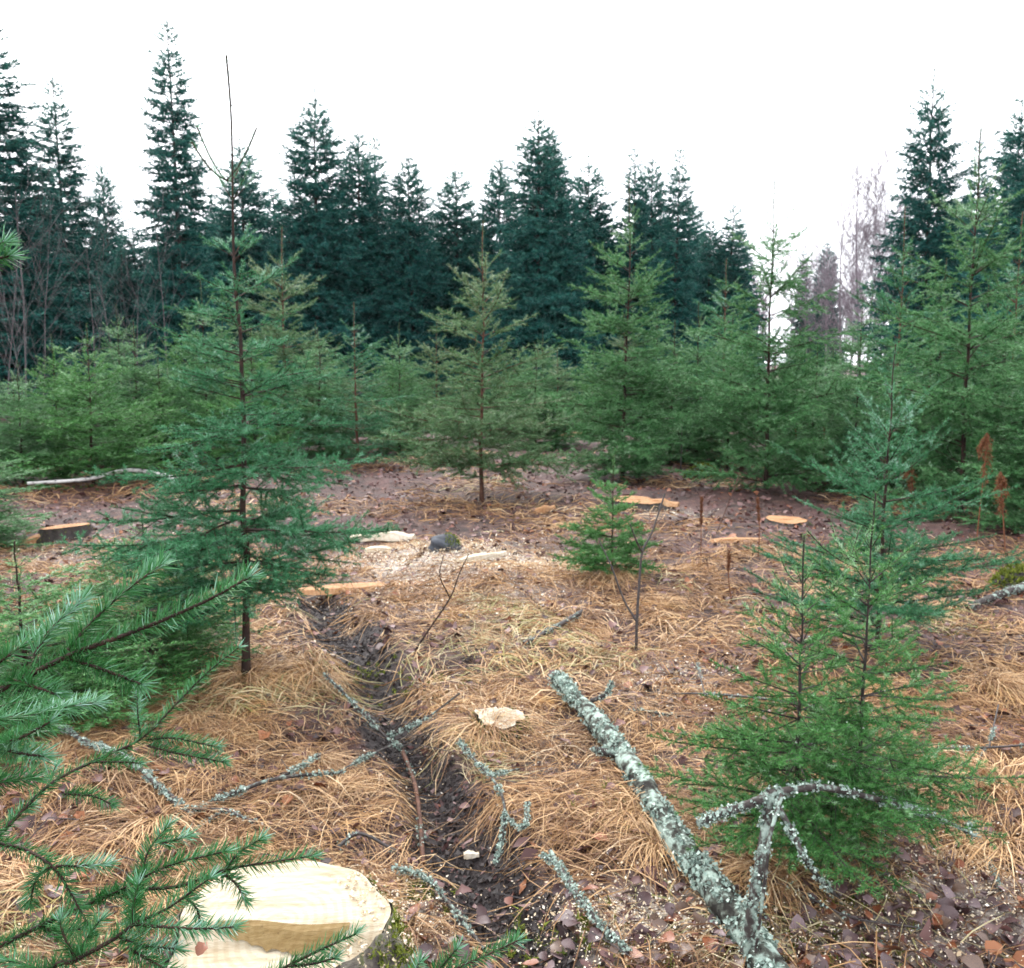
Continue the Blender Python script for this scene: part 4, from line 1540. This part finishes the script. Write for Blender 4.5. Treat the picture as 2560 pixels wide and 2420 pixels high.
def sample_field(n_, y0, y1, dens, wide=.18, cap=1.6):
    out = []
    tot = 0
    while tot < n_:
        y = y0 * (y1 / y0) ** rng.random(n_ * 2)
        x = (rng.random(n_ * 2) * 2 - 1) * ((1280 / FPX + wide) * y + .3)
        keep_ = rng.random(n_ * 2) * cap < dens(x, y)
        out.append(np.stack([x[keep_], y[keep_]], 1))
        tot += int(keep_.sum())
    return np.concatenate(out)[:n_]


def straw_tint(x, y, n_):
    t = rng.beta(1.5, 1.9, n_) * .92
    t = t * (.55 + .65 * vnoise(x, y, 1.2, 31))
    t = np.where(rng.random(n_) < .05, rng.uniform(0, .2, n_), t)
    gr = (vnoise(x, y, 1.7, 33) > .70) & (rng.random(n_) < .4)
    return np.clip(np.where(gr, rng.uniform(.95, 1, n_), np.minimum(t, .92)), 0, 1)


for (nb_, y0, y1, lmin, lmax, w0, w1, nseg) in ((44000, 1.9, 4.6, .06, .34, .0014, .0039, 4), (42000, 4.2, 9.0, .08, .38, .0025, .0060, 3), (10000, 8.5, 18, .16, .42, .006, .011, 3)):
    P2 = sample_field(nb_, y0, y1, grass_density)
    x, y = P2[:, 0], P2[:, 1]
    az = (vnoise(x, y, 1.3, 41) * 2.2 + vnoise(x, y, 4.0, 42) * 1.3) * 2 * math.pi + rng.normal(0, .8, nb_)
    L = lmin + (lmax - lmin) * rng.beta(1.6, 1.8, nb_)
    arch = np.abs(rng.normal(.008, .028, nb_)) * (.4 + L * 2)
    w = w0 + (w1 - w0) * rng.random(nb_)
    m_ = MB()
    v, f, t = blades(np.stack([x, y, np.zeros(nb_)], 1), az, L, arch, w, straw_tint(x, y, nb_), nseg)
    m_.add(v, f, t)
    o = m_.build('dry_grass', M['straw'])
    tag(o, {1.9: 'matted straw-coloured dry grass around the rut and the log', 4.2: 'flattened straw-coloured dry grass in the middle of the clearing', 8.5: 'sparse dry grass tufts under the young spruces'}[y0], 'grass', kind='stuff')

# tussocks: blades that rise and hang over
TUS = []
for k in range(4):
    n_ = 260
    a = rng.random(n_) * 2 * math.pi
    r_ = np.abs(rng.normal(0, .05, n_))
    root = np.stack([np.cos(a) * r_, np.sin(a) * r_, np.zeros(n_)], 1)
    L = rng.uniform(.18, .42, n_)
    m_ = MB()
    lean = a + rng.normal(0, .5, n_) if k % 2 else rng.normal(k, .9, n_)
    v, f, t = blades(root, lean, L, rng.uniform(.05, .17, n_), rng.uniform(.002, .0045, n_), np.clip(rng.beta(2.4, 2.0, n_) * .92, 0, .92), 4, False, rng.uniform(.0, .09, n_))
    m_.add(v, f, t)
    TUS.append(m_.mesh('grass_tussock', M['straw']))
tl = [
    (615, 1702, .8, 1, 'straw tussock around the foot of the spruce with the bare leader'), (780, 1672, 1.0, 0, 'drooping straw tussock hanging over the start of the rut'),
    (1530, 1452, .9, 3, 'straw tussock holding the spruce seedling'), (2475, 1725, .9, 0, 'bright straw tussock beyond the pair of small spruces'),
    (1215, 1830, .8, 1, 'straw tussock against the small mossy stump'), (2500, 1985, 1.0, 2, 'straw tussock with long strands by the forked dark twig'),
    (1640, 2120, .7, 3, 'yellow straw tuft leaning on the lichen log'),
]
for (px, py, sc, k, lab) in tl:
    o = link('grass_tussock', TUS[k], None, gp(px, py))
    o.scale = (sc, sc, sc * .6)
    o.rotation_euler = (0, 0, rs.uniform(0, 6.28))
    tag(o, lab, 'tussock')
cnt = 0
while cnt < 26:
    y = 2.5 * (8.5 / 2.5) ** rs.random()
    x = rs.uniform(-1, 1) * (.56 * y)
    if float(grass_density(np.array([x]), np.array([y]))[0]) < .55:
        continue
    o = link('grass_tussock', TUS[rs.randrange(4)], None, (x, y, gz(x, y)))
    s = rs.uniform(.5, 1.0)
    o.scale = (s, s, s * rs.uniform(.22, .42))
    o.rotation_euler = (0, 0, rs.uniform(0, 6.28))
    tag(o, 'small straw-coloured grass tuft rising from the matted dry grass', 'tussock', 'small straw tufts')
    cnt += 1


# ------------------------------------------------------------------ fallen leaves
def leaf_shape(seed, nseg=5):
    r = random.Random(seed)
    V, F = [], []
    wmax = r.uniform(.34, .46)
    cup, twist = r.uniform(-.5, .7), r.uniform(-.8, .8)
    for k in range(nseg + 1):
        s = k / nseg
        w = wmax * math.sin(math.pi * (.04 + .96 * s) ** .75) * r.uniform(.7, 1.15) + .012
        if k == nseg:
            w = .01
        zc = .18 * math.sin(s * 2.5) * cup
        for q_, sd_ in ((-1, -1), (0, 0), (1, 1)):
            V.append((s - .5, q_ * w, zc + abs(q_) * w * cup * .8 + q_ * twist * (s - .5) * .3 + r.uniform(-.015, .015)))
    for k in range(nseg):
        for q_ in (0, 1):
            a = k * 3 + q_
            F.append((a, a + 3, a + 4, a + 1))
    return np.array(V), np.array(F)


LSH = [leaf_shape(k) for k in range(6)]
LM = ['leaf_plum', 'leaf_plum', 'leaf_plum', 'leaf_mauve', 'leaf_umber', 'leaf_umber', 'leaf_rust']
LME = {}
for k, (v, f) in enumerate(LSH):
    for m in set(LM):
        LME[(k, m)] = mesh_np('fallen_leaf', v, f, [M[m]], smooth=True)


def leaf_density(x, y):
    d = .12 + .6 * sstep(.45, .75, vnoise(x, y, 1.9, 51))
    d = d + 1.3 * np.exp(-(((x - 1.0) / .9) ** 2 + ((y - 2.35) / .55) ** 2))
    d = d + .8 * sstep(6.8, 8.6, y) + .5 * np.exp(-(((x - 2.6) / 1.0) ** 2 + ((y - 5.6) / 1.2) ** 2))
    d = d * (.35 + .65 * sstep(.7, 1.2, rut_dist(x, y)))
    for bx, by_, br in BLOCK:
        d = d * (np.hypot(x - bx, y - by_) > br * 1.1)
    return d


P2 = sample_field(7500, 1.9, 16, leaf_density)
P2 = P2[np.argsort(P2[:, 1])]
inf = np.abs(P2[:, 0]) < 1280 / FPX * P2[:, 1] * .99
inf &= P2[:, 1] > 2.36
sel = np.where(inf)[0][:290]
selset = set(sel.tolist())
gl = hgt(P2[:, 0], P2[:, 1])
LLAB = {'leaf_plum': ('wet dark plum-brown fallen leaf on the forest floor', 'plum-brown fallen leaves'), 'leaf_mauve': ('pale mauve-grey fallen leaf on the forest floor', 'mauve-grey fallen leaves'),
        'leaf_umber': ('dull umber-brown fallen leaf on the forest floor', 'umber fallen leaves'), 'leaf_rust': ('bright rust-red fallen leaf on the forest floor', 'rust-red fallen leaves')}
for k in sel:
    m = rs.choice(LM)
    o = link('fallen_leaf', LME[(rs.randrange(6), m)], None, (P2[k, 0], P2[k, 1], gl[k] + rs.uniform(.016, .035)))
    s = rs.uniform(.028, .062)
    o.scale = (s, s, s)
    o.rotation_euler = (R(rs.gauss(0, 24)), R(rs.gauss(0, 24)), rs.uniform(0, 6.28))
    tag(o, LLAB[m][0], 'leaf', LLAB[m][1])
m_ = MB()
for k in range(len(P2)):
    if k in selset:
        continue
    v, f = LSH[k % 6]
    s = rs.uniform(.03, .06) * (1 + .02 * P2[k, 1])
    rm = np.array(Matrix.Rotation(rs.uniform(0, 6.28), 3, 'Z') @ Matrix.Rotation(R(rs.gauss(0, 18)), 3, 'X') @ Matrix.Rotation(R(rs.gauss(0, 18)), 3, 'Y'))
    m_.add(v @ rm.T * s + np.array([P2[k, 0], P2[k, 1], gl[k] + rs.uniform(.01, .03)]), f, rs.random())
o = m_.build('leaf_litter', M['leaf_litter'], smooth=True)
tag(o, 'purplish-brown fallen leaves scattered under the young spruces and in the grass', 'leaf litter', kind='stuff')


# ------------------------------------------------------------------ wood chips and sawdust
NCH = 30000
P2 = sample_field(NCH, 2.0, 10, chip_density, cap=5)
x, y = P2[:, 0], P2[:, 1]
zz = hgt(x, y) + rng.uniform(.008, .04, NCH)
m_ = MB()
ctr_ = np.stack([x, y, zz], 1)
nn = norm(rng.normal(0, .6, (NCH, 3)) + np.array([0, 0, 1.0]))
a_ = norm(np.cross(nn, rng.normal(0, 1, (NCH, 3))))
b_ = np.cross(nn, a_)
sz = (rng.gamma(2.0, .0010, NCH) + .0016)[:, None] * (.55 + .17 * y[:, None])
V = np.stack([ctr_ - a_ * sz, ctr_ - b_ * sz * .5, ctr_ + a_ * sz, ctr_ + b_ * sz * .6], 1).reshape(-1, 3)
m_.add(V, np.arange(NCH * 4).reshape(-1, 4), rng.random(NCH))
o = m_.build('wood_chips', M['chip'])
tag(o, 'pale sawdust and wood chips strewn over grass and leaves', 'wood chips', kind='stuff')
NT = 420
P2 = sample_field(NT, 2.1, 9, lambda x, y: np.full(x.shape, .8))
az = rng.random(NT) * 6.28
Lt = rng.uniform(.03, .13, NT)
A0 = np.stack([P2[:, 0], P2[:, 1], hgt(P2[:, 0], P2[:, 1]) + rng.uniform(.012, .04, NT)], 1)
mid_ = A0 + np.stack([np.cos(az) * Lt, np.sin(az) * Lt, rng.normal(.004, .02, NT)], 1)
az2 = az + rng.normal(0, .5, NT)
A2 = mid_ + np.stack([np.cos(az2) * Lt * .7, np.sin(az2) * Lt * .7, rng.normal(-.004, .02, NT)], 1)
m_ = MB()
for a0, a1 in ((A0, mid_), (mid_, A2)):
    v, f = tubes_np(a0, a1, np.full(NT, .0022), np.full(NT, .0018), 4)
    m_.add(v, f)
o = m_.build('twig_litter', M['twig_dark'])
tag(o, 'short dark broken twigs scattered over the grass', 'twigs', kind='stuff')
for (px, py, up_, m, lab) in ((505, 2372, .0, 'leaf_rust', 'crumpled rust-red leaf on the near edge of the large stump'),):
    q_ = atz(px, py, gz(0, 2.2) + .20)
    o = link('fallen_leaf', LME[(2, m)], None, (q_.x, q_.y, q_.z))
    o.scale = (.035, .035, .045)
    o.rotation_euler = (.5, -.4, 1)
    tag(o, lab, 'leaf')
NB = 30000
P2 = sample_field(NB, 1.9, 15, lambda x, y: .5 + .5 * sstep(.8, 1.5, rut_dist(x, y)))
x, y = P2[:, 0], P2[:, 1]
ctr_ = np.stack([x, y, hgt(x, y) + rng.uniform(.002, .022, NB)], 1)
nn = norm(rng.normal(0, .55, (NB, 3)) + np.array([0, 0, 1.0]))
a_ = norm(np.cross(nn, rng.normal(0, 1, (NB, 3))))
b_ = np.cross(nn, a_)
sz = (rng.gamma(2.0, .0035, NB) + .004)[:, None] * (.7 + .13 * y[:, None])
V = np.stack([ctr_ - a_ * sz, ctr_ - b_ * sz * rng.uniform(.3, .8, (NB, 1)), ctr_ + a_ * sz, ctr_ + b_ * sz * rng.uniform(.3, .8, (NB, 1))], 1)
V[:, 1] += nn * sz * rng.uniform(-.4, .4, (NB, 1))
m_ = MB()
m_.add(V.reshape(-1, 3), np.arange(NB * 4).reshape(-1, 4), rng.beta(1.3, 1.6, NB))
o = m_.build('litter_crumbs', M['leaf_litter'])
tag(o, 'small dark red-brown crumbs of old leaves covering the soil', 'leaf litter', kind='stuff')
pts = []
for (px, py, sp, n_) in ((1450, 2330, .12, 60), (1530, 2010, .10, 40), (920, 1725, .10, 30), (2120, 2390, .16, 60), (1130, 1715, .12, 40), (1010, 2250, .07, 40), (2420, 1560, .2, 40), (1900, 2400, .15, 50)):
    q_ = gp(px, py)
    for _ in range(n_):
        x, y = q_.x + rs.gauss(0, sp), q_.y + rs.gauss(0, sp)
        pts.append((x, y, gz(x, y) + .004))
m_ = MB()
tufts(m_, pts, 5200, .026, .005, .9)
o = m_.build('ground_moss', M['moss'])
tag(o, 'patches of yellow-green moss and fresh blades between straw and leaves', 'moss', kind='stuff')
# soil crumbs in the rut
m_ = MB()
NC = 4200
y = 2.1 * (6.5 / 2.1) ** rng.random(NC * 12)
x = (rng.random(NC * 12) * 2 - 1) * 1.6
k = rut_dist(x, y) + rng.normal(0, .25, len(x)) < 1.25
x, y = x[k][:NC], y[k][:NC]
tv = np.array([(1, 0, -.3), (-.5, .87, -.3), (-.5, -.87, -.3), (0, 0, .9)])
tf = np.array([(0, 1, 3), (1, 2, 3), (2, 0, 3)])
for i_ in range(len(x)):
    s = rs.uniform(.005, .019)
    rm = np.array(Matrix.Rotation(rs.uniform(0, 6.28), 3, 'Z') @ Matrix.Rotation(rs.uniform(-.8, .8), 3, 'X'))
    m_.add(tv @ rm.T * s * np.array([1, 1, .8]) + np.array([x[i_], y[i_], gz(x[i_], y[i_]) + .004]), tf)
o = m_.build('soil_crumbs', M['soil_clod'])
tag(o, 'dark crumbled wet soil in the rut', 'soil', kind='stuff')

# ------------------------------------------------------------------ the close spruce whose branches reach in
cs = thing('close_spruce', 'spruce beside the viewer whose long-needled branch tips overhang the large stump', 'spruce tree', (-1.12, 1.02, gz(-1.12, 1.02) - .03))
CSO = Vector(cs.location)
tpts = [Vector((0, 0, 0)), Vector((.01, .0, .9)), Vector((-.01, .01, 1.8)), Vector((0, 0, 2.6))]
m_ = MB()
tube(m_, smooth_path(tpts, 5), (.034, .008), 10, True, .1)
m_.build('trunk', M['bark_young'], cs, smooth=True)


def close_branch(polys, nlen=.019, trunk_z=None, per=3400, wd=.00105, bare_first=0.0):
    """polys: lists of (px, py, depth); the first is the axis, joined to the trunk"""
    m_w, m_n = MB(), MB()
    for k, poly in enumerate(polys):
        pts_ = [at(*q_) - CSO for q_ in poly]
        if k == 0 and trunk_z is not None:
            t0 = Vector((0, 0, trunk_z))
            pts_ = [t0, t0.lerp(pts_[0], .5) + Vector((0, 0, -.02))] + pts_
        pa = smooth_path(pts_, 7)
        r0 = .0042 if k == 0 else .0018
        tube(m_w, pa, (r0, .0011), 6, True, .1)
        arr = np.array([tuple(v) for v in pa])
        a, b_ = arr[:-1], arr[1:]
        st_ = np.linspace(.30, .52, len(a)) + (rs.choice([-.08, 0, .03, .08, .22]) if k else -.05)
        v, f, tt = needles(a, b_, per * (.75 if k == 0 else 1), nlen, wd, .68, .5, rng, st_, True, .14)
        m_n.add(v, f, tt)
        # end tuft
        e, d_ = arr[-1:], norm(arr[-1:] - arr[-2:-1])
        v, f, tt = needles(e - d_ * .006, e + d_ * .002, 2600, nlen * .9, wd, 2.2, 0, rng, np.array([.7]), True, .12)
        m_n.add(v, f, tt)
    bo = m_w.build('branch', M['bark_young'], cs, smooth=True)
    no = m_n.build('needles', M['needle_close'], bo)
    no['kind'] = 'stuff'


close_branch([[(-120, 1790, .92), (0, 1725, .90), (170, 1640, .88), (300, 1592, .87), (420, 1545, .86), (530, 1495, .85), (625, 1442, .84)],
              [(170, 1625, .88), (230, 1555, .89), (310, 1480, .90), (405, 1412, .92)],
              [(85, 1640, .90), (130, 1570, .91), (205, 1500, .93)],
              [(165, 1645, .88), (230, 1665, .87), (300, 1690, .86), (355, 1712, .85)],
              [(30, 1700, .89), (80, 1715, .87), (140, 1735, .86)],
              [(-60, 1700, .91), (20, 1640, .90), (90, 1590, .92)]], .0190, 1.22)
close_branch([[(-80, 1905, .98), (0, 1865, .95), (60, 1840, .93), (125, 1805, .92)], [(0, 1870, .95), (60, 1885, .93), (110, 1890, .92)], [(-30, 1800, .97), (60, 1790, 1.0), (150, 1770, 1.04), (245, 1755, 1.08)],
              [(-40, 1780, 1.0), (30, 1760, 1.02), (110, 1755, 1.05)], [(-40, 1960, .95), (40, 1950, .97), (90, 1945, 1.0)]], .0190, 1.02)
close_branch([[(-60, 2120, 1.42), (0, 2085, 1.44), (120, 1965, 1.48), (240, 1900, 1.52), (355, 1845, 1.56), (450, 1750, 1.58), (520, 1680, 1.58), (598, 1618, 1.58)],
              [(352, 1845, 1.56), (345, 1790, 1.55), (342, 1728, 1.54)],
              [(365, 1850, 1.56), (430, 1845, 1.55), (500, 1858, 1.54), (545, 1868, 1.53)],
              [(370, 1865, 1.55), (450, 1885, 1.53), (560, 1905, 1.52)],
              [(235, 1905, 1.52), (300, 1905, 1.50), (352, 1908, 1.49)],
              [(160, 1985, 1.49), (230, 1990, 1.47), (282, 2012, 1.46)],
              [(120, 1965, 1.48), (130, 1940, 1.5), (140, 1915, 1.51)], [(20, 2060, 1.45), (50, 2030, 1.47), (80, 2015, 1.48)]], .0190, .85, 2600, .0012)
close_branch([[(-80, 2095, 1.25), (0, 2110, 1.22), (65, 2125, 1.20), (135, 2170, 1.18), (180, 2240, 1.17), (225, 2320, 1.16)],
              [(130, 2165, 1.18), (90, 2200, 1.19), (75, 2260, 1.2)], [(140, 2165, 1.18), (200, 2165, 1.18), (270, 2160, 1.19)]], .0190, .70, 3000, .00115)
close_branch([[(-80, 2400, 1.3), (0, 2365, 1.28), (90, 2320, 1.26), (200, 2270, 1.24), (300, 2230, 1.22), (450, 2215, 1.22), (560, 2175, 1.22), (680, 2155, 1.22), (785, 2140, 1.22)],
              [(240, 2255, 1.23), (310, 2220, 1.21), (420, 2165, 1.2), (565, 2128, 1.2)],
              [(345, 2225, 1.22), (370, 2130, 1.24), (420, 2065, 1.26)], [(400, 2110, 1.25), (470, 2090, 1.27)], [(560, 2178, 1.22), (600, 2130, 1.23), (655, 2095, 1.24)],
              [(555, 2180, 1.22), (590, 2210, 1.2), (612, 2250, 1.19)], [(460, 2240, 1.21), (490, 2270, 1.2), (502, 2310, 1.19)], [(330, 2230, 1.22), (335, 2270, 1.19), (325, 2310, 1.18)],
              [(100, 2318, 1.26), (150, 2330, 1.24), (205, 2322, 1.23)]], .0190, .55, 3000, .00115)
close_branch([[(60, 2480, 1.12), (190, 2400, 1.10), (280, 2350, 1.10), (340, 2308, 1.10), (420, 2270, 1.10), (525, 2195, 1.10)],
              [(340, 2312, 1.10), (420, 2318, 1.08), (500, 2322, 1.08), (585, 2318, 1.08)], [(300, 2345, 1.10), (360, 2365, 1.08), (440, 2372, 1.07)],
              [(330, 2310, 1.10), (335, 2260, 1.11), (345, 2210, 1.12)], [(200, 2395, 1.1), (215, 2350, 1.12), (250, 2300, 1.13)], [(120, 2440, 1.11), (60, 2410, 1.12), (10, 2400, 1.13)],
              [(190, 2400, 1.1), (160, 2340, 1.1), (150, 2300, 1.1)], [(320, 2370, 1.08), (390, 2410, 1.06), (440, 2440, 1.05)]], .0190, .38, 3000, .00115)
close_branch([[(300, 2620, 1.25), (560, 2500, 1.25), (700, 2425, 1.25), (800, 2375, 1.25), (890, 2335, 1.25)], [(720, 2415, 1.25), (780, 2410, 1.24), (840, 2395, 1.23)]], .0190, .30, 3000, .00115)
close_branch([[(600, 2680, 1.3), (900, 2540, 1.3), (1080, 2450, 1.3), (1200, 2395, 1.3), (1298, 2350, 1.3)], [(1080, 2450, 1.3), (1110, 2410, 1.3), (1145, 2370, 1.3)], [(1000, 2490, 1.3), (1030, 2440, 1.3), (1050, 2405, 1.3)]], .0190, .25, 3000, .00115)
close_branch([[(-160, 690, .92), (-60, 660, .92), (22, 640, .92)], [(-60, 660, .92), (-20, 620, .93), (12, 605, .93)]], .0190, 1.75)

# ------------------------------------------------------------------ haze
hz, n, l, b = new_mat('haze')
n.remove(b)
vol = n.new('ShaderNodeVolumePrincipled')
vol.inputs['Color'].default_value = (.86, .92, 1.0, 1)
vol.inputs['Density'].default_value = 0.00014
vol.inputs['Density Attribute'].default_value = ''
hz.cycles.homogeneous_volume = True
l.new(vol.outputs[0], n['Material Output'].inputs['Volume'])
HB = GR + 6
v = [(sx * HB, sy * HB, z_) for z_ in (-1.6, 17.0) for sx, sy in ((-1, -1), (1, -1), (1, 1), (-1, 1))]
o = link('haze', mesh_np('haze', v, np.array([(3, 2, 1, 0), (4, 5, 6, 7), (0, 1, 5, 4), (1, 2, 6, 5), (2, 3, 7, 6), (3, 0, 4, 7)]), [hz]))
tag(o, 'thin pale damp air over the whole clearing', 'haze', kind='stuff')
